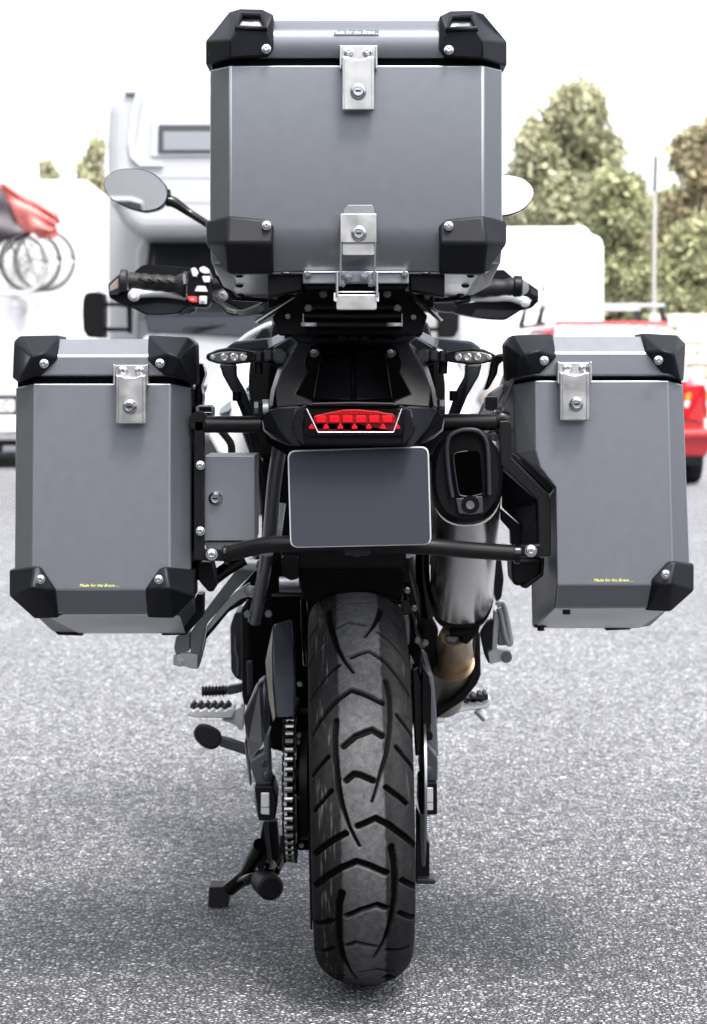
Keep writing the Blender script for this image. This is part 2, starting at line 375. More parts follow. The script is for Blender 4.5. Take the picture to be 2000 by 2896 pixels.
for x, y in ((356, 262), (1212, 264)): bolt(*z2([(x, y)])[0], -.462, .0062, top)
# tray plates and side chamfers under the case
slab('base_chamfer', z2, [(97, 415, -.40), (210, 490, -.40), (222, 592, -.14), (118, 490, -.14)], 0, .004, M['base_reflection'], top, bev=.0005)
slab('base_chamfer', z2, [(1400, 475, -.40), (1345, 492, -.40), (1285, 592, -.14), (1400, 520, -.14)], 0, .004, M['base_reflection'], top, bev=.0005)
shell('base_plate', z2, [(208, 488, -.415), (1348, 488, -.415), (1290, 598, -.13), (220, 598, -.13)], [[0, 1, 2, 3]], Vector((0, 0, .006)), M['base_reflection'], top, bev=.001)
slab('base_rim', z2, [(93, 400), (114, 470), (212, 592), (364, 606), (364, 624), (196, 614), (95, 480)], -.135, .01, M['black'], top)
slab('base_rim', z2, [(1402, 460), (1402, 512), (1305, 612), (1140, 624), (1140, 606), (1290, 592), (1385, 500)], -.135, .01, M['black'], top)
for x, y, Y in ((228, 498, -.39), (228, 545, -.28), (232, 590, -.16), (1316, 498, -.39), (1292, 546, -.28), (1268, 589, -.16)):
    lathe('rivet', P(*z2([(x, y)])[0], Y), (0, 0, -1), [(-.004, .007), (.001, .006), (.003, .003), (.003, .0001)], M['gloss'], top, 12)
for x, y in ((445, 484), (1105, 484)): lathe('rivet', P(*z2([(x, y)])[0], -.41), (0, 0, -1), [(-.004, .008), (.001, .008), (.003, .003), (.003, .0001)], M['chrome'], top, 12)
# upper latch
slab('latch_bracket', z1, [(702, 213), (875, 213), (875, 322), (702, 322)], TY-.006, .006, M['steel'], top)
for x in (702, 870): slab('latch_ear', z1, [(x-2, 212), (x+7, 212), (x+8, 300), (x+4, 325), (x-2, 325)], TY-.020, .018, M['steel'], top, bev=.0008)
slab('latch_plate', z1, [(710, 263), (735, 263), (760, 274), (787, 277), (815, 274), (838, 263), (863, 263), (863, 518), (710, 518)], TY-.022, .013, M['steel'], top, bev=.002)
for x in (724, 851): slab('latch_fold', z1, [(x-2, 272), (x+2, 272), (x+2, 514), (x-2, 514)], TY-.0235, .002, M['trim'], top, bev=.0005)
for x in (742, 830): bolt(*z1([(x, 244)])[0], TY-.007, .0068, top)
lock(*z1([(787, 430)])[0], TY-.0225, .0105*1.05, top)
# lower latch
slab('latch_tab', z2, [(716, 207), (722, 185), (738, 165), (852, 165), (862, 185), (864, 207)], TY-.014, .002, M['alud'], top, bev=.0006)
slab('latch_plate', z2, outline([(703, 207), (873, 207), (873, 342), (703, 342)], 6), TY-.018, .014, M['steel'], top, bev=.0015)
slab('latch_tongue', z2, outline([(712, 340), (864, 340), (864, 402), (712, 402)], 10), TY-.012, .005, M['steel'], top, bev=.0008)
lock(*z2([(790, 300)])[0], TY-.0185, .0107, top)
for x0, x1 in ((706, 701), (868, 861)): tube('latch_link', z2, [(x0, 335, TY-.012), (x1, 545, TY-.005)], .0019, M['chrome'], top, seg=8)
text('lettering', 'Made for the Brave ...', P(1007, 91, TY-.0035)+Vector((0, 0, 0)), .0074, 'text_w', top)
slab('sticker', ID, [(945, 84), (1072, 84), (1072, 99), (945, 99)], TY-.0016, .0004, mat('sticker_film', (.19, .20, .222), .36, .72), top, bev=0)

# --- side cases
PY, PB, PT = -.30, .13, math.radians(11.2)
zl = frame(0, 900, 2.157); zl2 = frame(0, 1300, 2.1); zr = frame(1240, 900, 2.1); zr2 = frame(1200, 1350, 1.995)
left = root('side_case', (-.36, -.1, P(1000, 1740, PY).z), 'grey aluminium side case with full rectangular body, left of the small tool box', 'luggage case', 'aluminium side cases on the motorcycle')
LS = -.022
loft8('case_body', [(1084, 45, 96, 482, 541, PY, .03, PB, LS, LS), (1400, 43, 93, 481, 541, PY, .03, PB, LS, LS), (1668, 41, 91, 481, 540, PY, .03, PB, LS, LS), (1735, 100, 120, 470, 500, PY+.03, .03, PB-.02, LS, LS)], PT, M['case'], left)
loft8('seal', [(1056, 50, 100, 478, 536, PY+.010, .03, PB-.01, LS, LS), (1088, 50, 100, 478, 536, PY+.010, .03, PB-.01, LS, LS)], PT, M['dark'], left, bev=0)
loft8('lid', [(958, 52, 100, 478, 533, PY+.030, .03, PB-.03, LS, LS), (1006, 44, 94, 484, 541, PY-.002, .03, PB, LS, LS), (1062, 44, 94, 484, 541, PY-.002, .03, PB, LS, LS)], PT, M['case'], left)
lcap = [(75, 365, -.27), (85, 140, -.272), (120, 108, -.275), (362, 103, -.275), (352, 245, -.306), (245, 352, -.308), (200, 360, -.308), (115, 392, -.29), (190, 235, -.325), (262, 212, -.320)]
lcF = [[0, 1, 8, 7], [1, 2, 8], [2, 3, 9, 8], [3, 4, 9], [4, 5, 9], [5, 6, 8, 9], [6, 7, 8]]
lcR = [(1195, 390, -.27), (1190, 150, -.272), (1150, 115, -.275), (905, 103, -.275), (898, 255, -.306), (1005, 350, -.308), (1060, 352, -.308), (1180, 410, -.27), (1090, 235, -.325), (1020, 210, -.322)]
shell('corner_guard', zl, lcap, lcF, .08, M['cap'], left, bev=.003, seg=3)
shell('corner_guard', zl, lcR, [list(reversed(f)) for f in lcF], .08, M['cap'], left, bev=.003, seg=3)
bcap = [(55, 655, -.27), (55, 810, -.27), (205, 945, -.262), (346, 940, -.268), (328, 770, -.306), (240, 640, -.308), (205, 634, -.308), (180, 760, -.325), (250, 770, -.322)]
bcF = [[0, 1, 7, 6], [1, 2, 7], [2, 3, 8, 7], [3, 4, 8], [4, 5, 8], [5, 6, 7, 8]]
bcr = [(1153, 655, -.27), (1155, 815, -.27), (1030, 942, -.262), (875, 938, -.268), (862, 770, -.306), (945, 650, -.308), (985, 636, -.308), (1010, 765, -.325), (945, 770, -.322)]
shell('corner_guard', zl2, bcap, bcF, .07, M['cap'], left, bev=.003, seg=3)
shell('corner_guard', zl2, bcr, [list(reversed(f)) for f in bcF], .07, M['cap'], left, bev=.003, seg=3)
for x, y in ((270, 277), (976, 275)): bolt(*zl([(x, y)])[0], -.326, .0064, left)
for x, y in ((242, 710), (943, 711)): bolt(*zl2([(x, y)])[0], -.326, .0064, left)
# far bottom guards and weld seam
slab('corner_guard', zl2, [(243, 945), (345, 1042), (490, 1046), (495, 1015), (400, 1012), (320, 985)], .10, .05, M['cap'], left)
slab('corner_guard', zl2, [(1207, 800), (1205, 930), (1105, 1042), (960, 1044), (960, 1014), (1060, 1010), (1130, 920), (1168, 800)], .10, .05, M['cap'], left)
_b = P(1000, 1735, PY+.03).z
_sp = [Vector((P(285, 1733, -.26).x-.004*k+.002*math.sin(k*2), -.262+k*.037, _b-math.tan(PT)*(-.262+k*.037-PY-.03)-.0003)) for k in range(11)]
_v, _f = ringtube(_sp, .0014, 6); obj('weld_seam', _v, _f, M['greyd'], left)
def base(levels_y, pts, parent):       # base plate under the case, its pale colour painting the ground reflection, a hair below the body
    z0 = P(1000, levels_y, PY+.03).z
    v = [Vector((x, Y, z0-math.tan(PT)*(Y-PY-.03)-.0022)) for x, Y in pts]; v += [p+Vector((0, 0, .0018)) for p in v]; n = len(v)//2
    obj('base_plate', v, [list(range(n)), list(range(2*n-1, n-1, -1))]+[[i, (i+1) % n, n+(i+1) % n, n+i] for i in range(n)], M['base_reflection'], parent)
base(1735, [(-.436, PY+.036), (-.278, PY+.036), (-.262, PY+.06), (-.282, PB-.03), (-.46, PB-.03), (-.462, PY+.06)], left)
def latch(fr, x0, x1, y0, ym, y1, yb, lx, ly, r, parent, Y):
    slab('latch_bracket', fr, [(x0, y0), (x1, y0), (x1, ym+40), (x0, ym+40)], Y-.008, .008, M['steel'], parent)
    for x in (x0, x1-11): slab('latch_ear', fr, [(x, y0-4), (x+12, y0-4), (x+12, yb), (x, yb)], Y-.024, .02, M['steel'], parent, bev=.0008)
    a, b = x0+14, x1-12; w = b-a
    slab('latch_plate', fr, [(a, ym), (a+w*.16, ym), (a+w*.32, ym+12), (a+w*.5, ym+15), (a+w*.68, ym+12), (a+w*.84, ym), (b, ym), (b, y1), (a, y1)], Y-.026, .016, M['steel'], parent, bev=.002)
    for x in (a+w*.10, b-w*.10): slab('latch_fold', fr, [(x-2, ym+14), (x+2, ym+14), (x+2, y1-5), (x-2, y1-5)], Y-.0275, .002, M['trim'], parent, bev=.0005)
    for x in (a+w*.25, a+w*.79): bolt(*fr([(x, (y0+ym)/2+5)])[0], Y-.009, .0068, parent)
    lock(*fr([(lx, ly)])[0], Y-.0265, r, parent)
latch(zl, 690, 902, 285, 345, 646, 410, 791, 540, .0105, left, PY)
text('lettering', 'Made for the Brave ...', P(280, 1656, PY-.0005), .0066, 'text_y', left)

right = root('side_case', (.39, -.1, P(1000, 1740, PY).z), 'grey aluminium side case with stepped inner side, right of the exhaust', 'luggage case', 'aluminium side cases on the motorcycle')
RS = .02
loft8('case_body', [(1076, 1450, 1515, 1890, 1932, PY, .03, PB, .0, RS), (1272, 1458, 1516, 1895.1, 1939.1, PY, .03, PB, .0, RS), (1322, 1512, 1530, 1896.4, 1941, PY, .012, PB, .0, RS),
                    (1378, 1571, 1573, 1897.8, 1943, PY, .008, PB, .0, RS), (1654, 1574, 1577, 1905, 1953, PY, .008, PB, .0, RS), (1718, 1567, 1572, 1862, 1890, PY+.028, .008, PB-.02, .0, RS)], PT, M['case'], right, bev=.0018, crs=.03)
loft8('seal', [(1052, 1455, 1520, 1886, 1928, PY+.010, .03, PB-.01, 0, RS), (1082, 1455, 1520, 1886, 1928, PY+.010, .03, PB-.01, 0, RS)], PT, M['dark'], right, bev=0)
loft8('lid', [(951, 1458, 1516, 1870, 1922, PY+.030, .03, PB-.03, 0, RS), (998, 1450, 1512, 1890, 1932, PY-.002, .03, PB, 0, RS), (1062, 1450, 1512, 1890, 1932, PY-.002, .03, PB, 0, RS)], PT, M['case'], right)
rcl = [(412, 378, -.27), (400, 150, -.272), (440, 100, -.275), (680, 93, -.275), (703, 230, -.306), (605, 328, -.308), (550, 332, -.308), (450, 350, -.295), (500, 215, -.325), (600, 190, -.322)]
rcr = [(1458, 372, -.27), (1468, 150, -.272), (1420, 100, -.275), (1205, 88, -.275), (1232, 200, -.306), (1330, 322, -.308), (1385, 330, -.308), (1440, 370, -.29), (1400, 210, -.325), (1330, 190, -.322)]
shell('corner_guard', zr, rcl, lcF, .08, M['cap'], right, bev=.003, seg=3)
shell('corner_guard', zr, rcr, [list(reversed(f)) for f in lcF], .08, M['cap'], right, bev=.003, seg=3)
rb = [(1523, 488, -.27), (1523, 640, -.27), (1390, 758, -.262), (1250, 752, -.268), (1285, 580, -.306), (1380, 475, -.308), (1420, 475, -.308), (1395, 605, -.325), (1330, 610, -.320)]
shell('corner_guard', zr2, rb, [list(reversed(f)) for f in bcF], .07, M['cap'], right, bev=.003, seg=3)
for x, y in ((629, 252), (1307, 250)): bolt(*zr([(x, y)])[0], -.326, .0064, right)
bolt(*zr2([(1362, 547)])[0], -.326, .0064, right)
slab('corner_guard', zr2, [(1243, 795), (1160, 860), (1024, 864), (1024, 838), (1100, 832), (1190, 812)], .10, .05, M['cap'], right)
latch(zr, 708, 912, 262, 320, 609, 388, 818, 510, .0105, right, PY)
text('lettering', 'Made for the Brave ...', P(1735, 1641, PY-.0005), .0066, 'text_y', right)
base(1718, [(.301, PY+.036), (.448, PY+.036), (.47, PY+.06), (.48, PB-.03), (.303, PB-.03)], right)
for x, y, Y in ((803, 742, -.24), (658, 838, .06)):
    q = P(*zr2([(x, y)])[0], Y)
    lathe('drain_bolt', q, (0, 0, -1), [(-.004, .011), (.0015, .011), (.0016, .006), (.008, .006), (.008, .0001)], M['gloss'], right, 12)

# --- tool box
zt = frame(540, 1180, 4.443)
tb = root('tool_box', tuple(P(650, 1530, -.2)), 'small grey metal tool box with key lock between side case and licence plate', 'tool box')
slab('box_body', zt, [(172, 482), (804, 482), (804, 1555), (170, 1555)], -.27, .13, M['case'], tb, bev=.0012)
slab('box_underside', zt, [(165, 1562), (800, 1562), (800, 1600), (420, 1660), (200, 1660)], -.262, .1, M['alud'], tb, bev=.001)
lock(*zt([(310, 1018)])[0], -.2705, .0105, tb)
slab('hinge_strip', zt, [(812, 770), (830, 800), (840, 1240), (815, 1290)], -.2, .05, M['alud'], tb, bev=.001)

# ------------------------------------------------------------------ motorcycle
moto = root('motorcycle', (0, 0, 0), 'black touring motorcycle seen from behind, wide rear tyre on the asphalt, carrying three metal cases', 'motorcycle')
MS = lambda *a, **k: slab(*a, **k)
# --- rear wheel
def rear_wheel():
    whl = bpy.data.objects.new('rear_wheel', None); COL.objects.link(whl); whl.parent = moto; ROOT[whl] = ROOT[moto]
    R, HW, DR, RC = .321, .0790, .060, .321-.060
    cx = lambda z: .0165-.0125*(z/.642)                       # the wheel leans a touch
    YAW = .013
    # profile arc
    prof = []
    A = np.linspace(-PI/2, PI/2, 173)
    arc = [0.]
    xs = HW*np.sign(np.sin(A))*np.abs(np.sin(A))**.95; rs = RC+DR*np.abs(np.cos(A))**.92
    seglen = np.hypot(np.diff(xs), np.diff(rs)); s = np.concatenate([[0], np.cumsum(seglen)]); s -= s[-1]/2
    th_f = np.linspace(math.radians(-75), math.radians(78), 640)          # angle from straight back, up positive
    th_c = np.linspace(math.radians(78), math.radians(285), 150)[1:-1]
    th = np.concatenate([th_f, th_c])
    def world(th, x, r):
        y = -r*np.cos(th); z = .321+r*np.sin(th)
        X = cx(z)+x+YAW*(-y)
        return X, y, z
    NT, NX = len(th), len(A)
    T, XX = np.meshgrid(th, xs, indexing='ij'); _, RR = np.meshgrid(th, rs, indexing='ij'); _, SS = np.meshgrid(th, s, indexing='ij')
    X, Y, Z = world(T, XX, RR)
    # groove map
    t5 = frame(840, 1640, 3.853); o6 = 2234.6
    G = [([(375, 235), (345, 320), (352, 450), (385, 580), (440, 740), (510, 870), (612, 1005)], (26, 26, 26, 24, 20, 14, 4)),
         ([(432, 315), (560, 245), (700, 232), (828, 270)], 12), ([(450, 520), (540, 462), (600, 462), (740, 495)], 15),
         ([(850, 165), (900, 230), (915, 320), (880, 420), (820, 520), (738, 620)], (16, 24, 24, 20, 12, 4)),
         ([(110, 495), (230, 310), (400, 170), (560, 126), (720, 132), (810, 158)], 9), ([(272, 440), (210, 530), (125, 700)], 12),
         ([(310, 640), (230, 760), (135, 950)], 13), ([(460, 930), (330, 1040), (240, 1160), (150, 1320)], 17),
         ([(975, 260), (1040, 310), (1100, 380)], 7), ([(980, 378), (1060, 460), (1140, 570)], 7),
         ([(875, 565), (980, 640), (1080, 740), (1150, 830), (1198, 930)], 16), ([(595, 840), (700, 795), (790, 775), (880, 830), (990, 920), (1080, 1030), (1160, 1150), (1222, 1268)], 19),
         ([(165, 1708), (250, 1540), (370, 1380), (470, 1285), (590, 1200), (720, 1240), (930, 1345)], 21),
         ([(975, 1110), (1010, 1250), (1020, 1450), (1015, 1650), (975, 1900), (920, 2080), (860, 2300), (820, 2420)], (24, 24, 22, 20, 18, 16, 10, 4)),
         ([(425, 1540), (410, 1700), (412, 1900), (430, 2100), (455, 2300), (495, 2480), (570, 2700), (678, 2905)], (24, 24, 24, 26, 24, 20, 14, 4)),
         ([(505, 1815), (640, 1705), (820, 1635), (925, 1700)], 25), ([(1090, 1475), (1160, 1570), (1252, 1718)], 16), ([(1080, 1820), (1170, 1930), (1270, 2088)], 17),
         ([(535, 2190), (615, 2120), (680, 2125), (830, 2190)], 25), ([(340, 1930), (250, 2030), (168, 2150)], 17)]
    G6 = [([(375, 65), (280, 170), (185, 300)], 17), ([(970, 30), (1110, 130), (1200, 210), (1288, 300)], 21), ([(665, 455), (860, 370), (1000, 440), (1150, 550), (1290, 680)], 26),
          ([(530, 535), (420, 590), (300, 670), (190, 760)], 26), ([(195, 1100), (330, 1000), (480, 910), (650, 840), (800, 890), (975, 965)], 28),
          ([(1030, 680), (1060, 850), (1070, 1050), (1060, 1250), (1020, 1480), (960, 1680), (835, 1890)], (28, 28, 28, 26, 22, 18, 6)),
          ([(490, 1180), (455, 1300), (448, 1500), (460, 1700), (500, 1870), (570, 2010), (660, 2130)], (30, 30, 28, 28, 24, 16, 5)),
          ([(1140, 1040), (1290, 1110)], 24), ([(545, 1430), (700, 1365), (870, 1310), (970, 1345)], 26), ([(1115, 1395), (1280, 1440)], 22), ([(195, 1500), (380, 1480)], 26),
          ([(545, 1755), (640, 1720), (850, 1765)], 22), ([(195, 1775), (400, 1775)], 22), ([(970, 1800), (1210, 1770)], 22), ([(200, 1960), (350, 2050), (530, 2080)], 20),
          ([(670, 2050), (870, 2010), (1040, 2030), (1230, 1950)], 20), ([(960, 2090), (1040, 2110)], 40)]
    G += [([(x, y+o6) for x, y in p], w) for p, w in G6]
    # intersection with the plain tyre
    st = 4
    vi = np.stack([X[:640:st, ::st], Y[:640:st, ::st], Z[:640:st, ::st]], -1); a, b = vi.shape[:2]
    fl = [[i*b+j, (i+1)*b+j, (i+1)*b+j+1, i*b+j+1] for i in range(a-1) for j in range(b-1)]
    bvh = BVHTree.FromPolygons([tuple(v) for v in vi.reshape(-1, 3)], fl)
    C0 = Vector((0, CAM_Y, CAM_H)); segs = []
    for pts, w in G:
        q = []
        W = w if isinstance(w, tuple) else [w]*len(pts)
        for (x, y), ww in zip(t5(pts), W):
            d = (P(x, y, 0)-C0).normalized(); h = bvh.ray_cast(C0, d)
            if h[0] is None: continue
            p = h[0]; r = math.hypot(p.y, p.z-.321); t = math.atan2(p.z-.321, -p.y); xl = p.x-cx(p.z)-YAW*(-p.y)
            sv = np.interp(xl, xs, s)
            q.append((t*.32, float(sv), max(ww*3.1/FPX/3.853*1.38, .0021)))
        for i in range(len(q)-1): segs.append((*q[i], *q[i+1]))
    full = []
    for k, dt in ((0, 0), (1, 2.05), (2, 4.1)):
        for g in segs:
          if k == 0 or (min(g[0], g[3])+dt*.32 > 1.50*.32 and max(g[0], g[3])+dt*.32 < 4.9*.32): full.append((g[0]+dt*.32, g[1], g[2], g[3]+dt*.32, g[4], g[5]))
    TT_ = T*.32; D = np.zeros_like(TT_)
    for (t0, s0, w0, t1, s1, w1) in full:
        lo, hi = min(t0, t1)-.012, max(t0, t1)+.012
        i0, i1 = np.searchsorted(th*.32, [lo, hi])
        if i1 <= i0: continue
        tt = TT_[i0:i1]; ss = SS[i0:i1]
        dx, dy = t1-t0, s1-s0; L = dx*dx+dy*dy+1e-12
        k = np.clip(((tt-t0)*dx+(ss-s0)*dy)/L, 0, 1)
        dist = np.hypot(tt-(t0+k*dx), ss-(s0+k*dy)); w = w0+(w1-w0)*k
        D[i0:i1] = np.maximum(D[i0:i1], np.clip((w-dist)/.0009+.5, 0, 1))
    depth = .0075
    nr = np.stack([np.gradient(rs), -np.gradient(xs)], 1); nr /= np.linalg.norm(nr, axis=1)[:, None]
    nr *= np.where(nr[:, 1] > 0, 1, -1)[:, None]*-1
    XX2 = XX+nr[:, 0][None]*depth*D*np.sign(nr[:, 0][None]*XX+1e-9)*-1*np.sign(XX)*np.sign(nr[:, 0][None]+1e-9)*0 - np.sin(A)[None]*depth*D*.6
    RR2 = RR-depth*D*np.maximum(np.cos(A)[None], .25)
    X, Y, Z = world(T, XX2, RR2)
    # sidewalls
    side = []
    for sx in (-1, 1):
        for (xx, rr) in ((.0780, .245), (.075, .228), (.064, .214), (.056, .212)):
            a_, b_, c_ = world(th, np.full(NT, sx*xx), np.full(NT, rr)); side.append(np.stack([a_, b_, c_], -1))
    cols = [side[3], side[2], side[1], side[0]]+[np.stack([X[:, j], Y[:, j], Z[:, j]], -1) for j in range(NX)]+[side[4], side[5], side[6], side[7]]
    V = np.stack(cols, 1); nc = V.shape[1]
    me = bpy.data.meshes.new('tyre'); V2 = V.reshape(-1, 3).astype(np.float32)
    i = np.arange(NT)[:, None]; j = np.arange(nc-1)[None]
    F = np.stack([i*nc+j, ((i+1) % NT)*nc+j, ((i+1) % NT)*nc+j+1, i*nc+j+1], -1).reshape(-1, 4).astype(np.int32)
    me.vertices.add(len(V2)); me.vertices.foreach_set('co', V2.ravel())
    me.loops.add(F.size); me.loops.foreach_set('vertex_index', F.ravel())
    me.polygons.add(len(F)); me.polygons.foreach_set('loop_start', np.arange(0, F.size, 4, dtype=np.int32)); me.polygons.foreach_set('loop_total', np.full(len(F), 4, dtype=np.int32))
    me.update(calc_edges=True); me.validate()
    at = me.attributes.new('groove', 'FLOAT', 'POINT'); g = np.zeros((NT, nc), np.float32); g[:, 4:-4] = D; at.data.foreach_set('value', g.ravel())
    at = me.attributes.new('across', 'FLOAT', 'POINT'); g = np.zeros((NT, nc), np.float32); g[:, 4:-4] = SS; g[:, :4] = -.12; g[:, -4:] = .12; at.data.foreach_set('value', g.ravel())
    me.polygons.foreach_set('use_smooth', np.ones(len(F), bool))
    # tyre material
    m = bpy.data.materials.new('rear_tyre_rubber'); m.use_nodes = True; n = m.node_tree.nodes; l = m.node_tree.links; p = n['Principled BSDF']
    an = n.new('ShaderNodeAttribute'); an.attribute_name = 'across'; gn = n.new('ShaderNodeAttribute'); gn.attribute_name = 'groove'
    tc = n.new('ShaderNodeTexCoord')
    nz = n.new('ShaderNodeTexNoise'); nz.inputs['Scale'].default_value = 60; nz.inputs['Detail'].default_value = 6; nz.inputs['Roughness'].default_value = .7; l.new(tc.outputs['Object'], nz.inputs['Vector'])
    ad = n.new('ShaderNodeMath'); ad.operation = 'MULTIPLY_ADD'; ad.inputs[1].default_value = .010; l.new(nz.outputs['Fac'], ad.inputs[0]); l.new(an.outputs['Fac'], ad.inputs[2])
    rp = n.new('ShaderNodeValToRGB'); mr = n.new('ShaderNodeMapRange'); mr.inputs[1].default_value = -.095; mr.inputs[2].default_value = .105; l.new(ad.outputs[0], mr.inputs[0]); l.new(mr.outputs[0], rp.inputs[0])
    e = rp.color_ramp.elements
    e[0].position = 0; e[0].color = (.008, .008, .009, 1); e[1].position = 1; e[1].color = (.009, .0095, .011, 1)
    for pos, c in ((.28, .012), (.325, .012), (.345, .052), (.50, .066), (.655, .060), (.672, .015), (.78, .020), (.88, .014)):
        q = rp.color_ramp.elements.new(pos); q.color = (c, c*1.01, c*1.06, 1)
    n3 = n.new('ShaderNodeTexNoise'); n3.inputs['Scale'].default_value = 95; n3.inputs['Detail'].default_value = 8; n3.inputs['Roughness'].default_value = .75; l.new(tc.outputs['Object'], n3.inputs['Vector'])
    m3 = n.new('ShaderNodeMapRange'); m3.inputs[1].default_value = .3; m3.inputs[2].default_value = .75; m3.inputs[3].default_value = .55; m3.inputs[4].default_value = 1.55; l.new(n3.outputs['Fac'], m3.inputs[0])
    sc = n.new('ShaderNodeVectorMath'); sc.operation = 'SCALE'; l.new(rp.outputs[0], sc.inputs[0]); l.new(m3.outputs[0], sc.inputs['Scale'])
    # dusty streaks on the left shoulder, specks
    mp = n.new('ShaderNodeMapping'); mp.inputs['Scale'].default_value = (260, 22, 22); l.new(tc.outputs['Object'], mp.inputs[0])
    n4 = n.new('ShaderNodeTexNoise'); n4.inputs['Scale'].default_value = 1; n4.inputs['Detail'].default_value = 4; l.new(mp.outputs[0], n4.inputs['Vector'])
    t4 = n.new('ShaderNodeMapRange'); t4.inputs[1].default_value = .56; t4.inputs[2].default_value = .72; l.new(n4.outputs['Fac'], t4.inputs[0])
    w4 = n.new('ShaderNodeValToRGB'); l.new(mr.outputs[0], w4.inputs[0]); ee = w4.color_ramp.elements
    ee[0].position = .10; ee[0].color = (0, 0, 0, 1); ee[1].position = .30; ee[1].color = (0, 0, 0, 1)
    for pos, c in ((.17, 1.), (.26, .8), (.84, .0), (.88, .35), (.93, 0)):
        q = w4.color_ramp.elements.new(pos); q.color = (c, c, c, 1)
    mu = n.new('ShaderNodeMath'); mu.operation = 'MULTIPLY'; l.new(t4.outputs[0], mu.inputs[0]); l.new(w4.outputs[0], mu.inputs[1])
    m5 = n.new('ShaderNodeMix'); m5.data_type = 'RGBA'; m5.inputs[7].default_value = (.10, .098, .095, 1); l.new(mu.outputs[0], m5.inputs[0]); l.new(sc.outputs[0], m5.inputs[6])
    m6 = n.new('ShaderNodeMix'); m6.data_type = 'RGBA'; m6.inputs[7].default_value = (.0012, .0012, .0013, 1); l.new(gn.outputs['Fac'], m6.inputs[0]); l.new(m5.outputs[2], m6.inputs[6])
    l.new(m6.outputs[2], p.inputs['Base Color']); p.inputs['Roughness'].default_value = .66; p.inputs['Specular IOR Level'].default_value = .05
    bp = n.new('ShaderNodeBump'); bp.inputs['Strength'].default_value = .35; bp.inputs['Distance'].default_value = .001; l.new(n3.outputs['Fac'], bp.inputs['Height']); l.new(bp.outputs[0], p.inputs['Normal'])
    me.materials.append(m)
    o = bpy.data.objects.new('tyre', me); COL.objects.link(o); o.parent = whl
    c = Vector((.008, 0, .321))
    lathe('rim', c+Vector((-.058, 0, 0)), (1, 0, 0), [(0, .214), (0, .196), (.03, .182), (.086, .182), (.116, .196), (.116, .214), (.09, .206), (.026, .206)], M['alud'], whl, 64)
    lathe('hub', c+Vector((-.085, 0, 0)), (1, 0, 0), [(0, .03), (0, .05), (.05, .035), (.12, .035), (.17, .045), (.17, .03)], M['black'], whl, 24)
    for k in range(10):
        a = 2*PI*k/10
        v, f = ringtube([c+Vector(((-1)**k*.02, .03*math.cos(a), .03*math.sin(a))), c+Vector((0, .19*math.cos(a), .19*math.sin(a)))], [.012, .009], 8)
        obj('spoke', v, f, M['alud'], whl, smooth=True)
    cd = Vector((.112, 0, .321))
    lathe('brake_disc', cd, (1, 0, 0), [(0, .07), (0, .132), (.004, .132), (.004, .07)], M['boltgrey'], whl, 48)
rear_wheel()
# --- front wheel, seen only from the side
fwh = bpy.data.objects.new('front_wheel', None); COL.objects.link(fwh); fwh.parent = moto; ROOT[fwh] = ROOT[moto]
cf = Vector((-.055, 1.56, .335))
pr = [(-.05+.05-.05*math.cos(a), .27+.065*math.sin(a)) for a in [PI*k/12 for k in range(13)]]
lathe('tyre', cf-Vector((.0, 0, 0)), (1, 0, 0), [(p[0]-.0, p[1]) for p in pr], M['tyre2'], fwh, 48)
lathe('rim', cf+Vector((-.0, 0, 0)), (1, 0, 0), [(-.045, .265), (-.045, .25), (.045, .25), (.045, .265)], M['alud'], fwh, 48)
for s in (-.085, .085): cyl('fork_leg', cf+Vector((s, 0, 0)), cf+Vector((s, -.34, .72)), .025, M['black'], moto)

# --- chain and sprocket
sx, sz, sy = P(817, 2250, -.11).x, .321, 0.
spk = []
NT_ = 44
for k in range(NT_*4):
    a = 2*PI*k/(NT_*4); r = .125 if k % 4 in (0, 1) else .115
    spk.append(Vector((sx-.003, r*math.cos(a), sz+r*math.sin(a))))
v = spk+[p+Vector((.006, 0, 0)) for p in spk]; n_ = len(spk)
obj('rear_sprocket', v, [list(range(n_))[::-1], list(range(n_, 2*n_))]+[[i, (i+1) % n_, n_+(i+1) % n_, n_+i] for i in range(n_)], M['dark'], moto)
cd = Vector((sx+.016, 0, sz))
lathe('sprocket_carrier', cd, (1, 0, 0), [(0, .06), (0, .09), (.012, .09), (.03, .05), (.045, .05)], M['black'], moto, 32)
chain = bpy.data.objects.new('drive_chain', None); COL.objects.link(chain); chain.parent = moto; ROOT[chain] = ROOT[moto]
pitch = .01588; rc = .121; fr_c = (.62, .36, .04)
pathc = []
L1 = .62
nn = int(L1/pitch)
ang_t = PI/2
for k in range(nn, 0, -1): t = k/nn; pathc.append((k*pitch, sz+rc+( .36+.04-sz-rc)*t, -1))
k = 0
while k*pitch/rc < PI:
    a = PI/2+k*pitch/rc; pathc.append((rc*math.cos(a), sz+rc*math.sin(a), a)); k += 1
for k in range(1, nn): t = k/nn; pathc.append((k*pitch, sz-rc+(.36-.04-sz+rc)*t, -1))
lm = {}
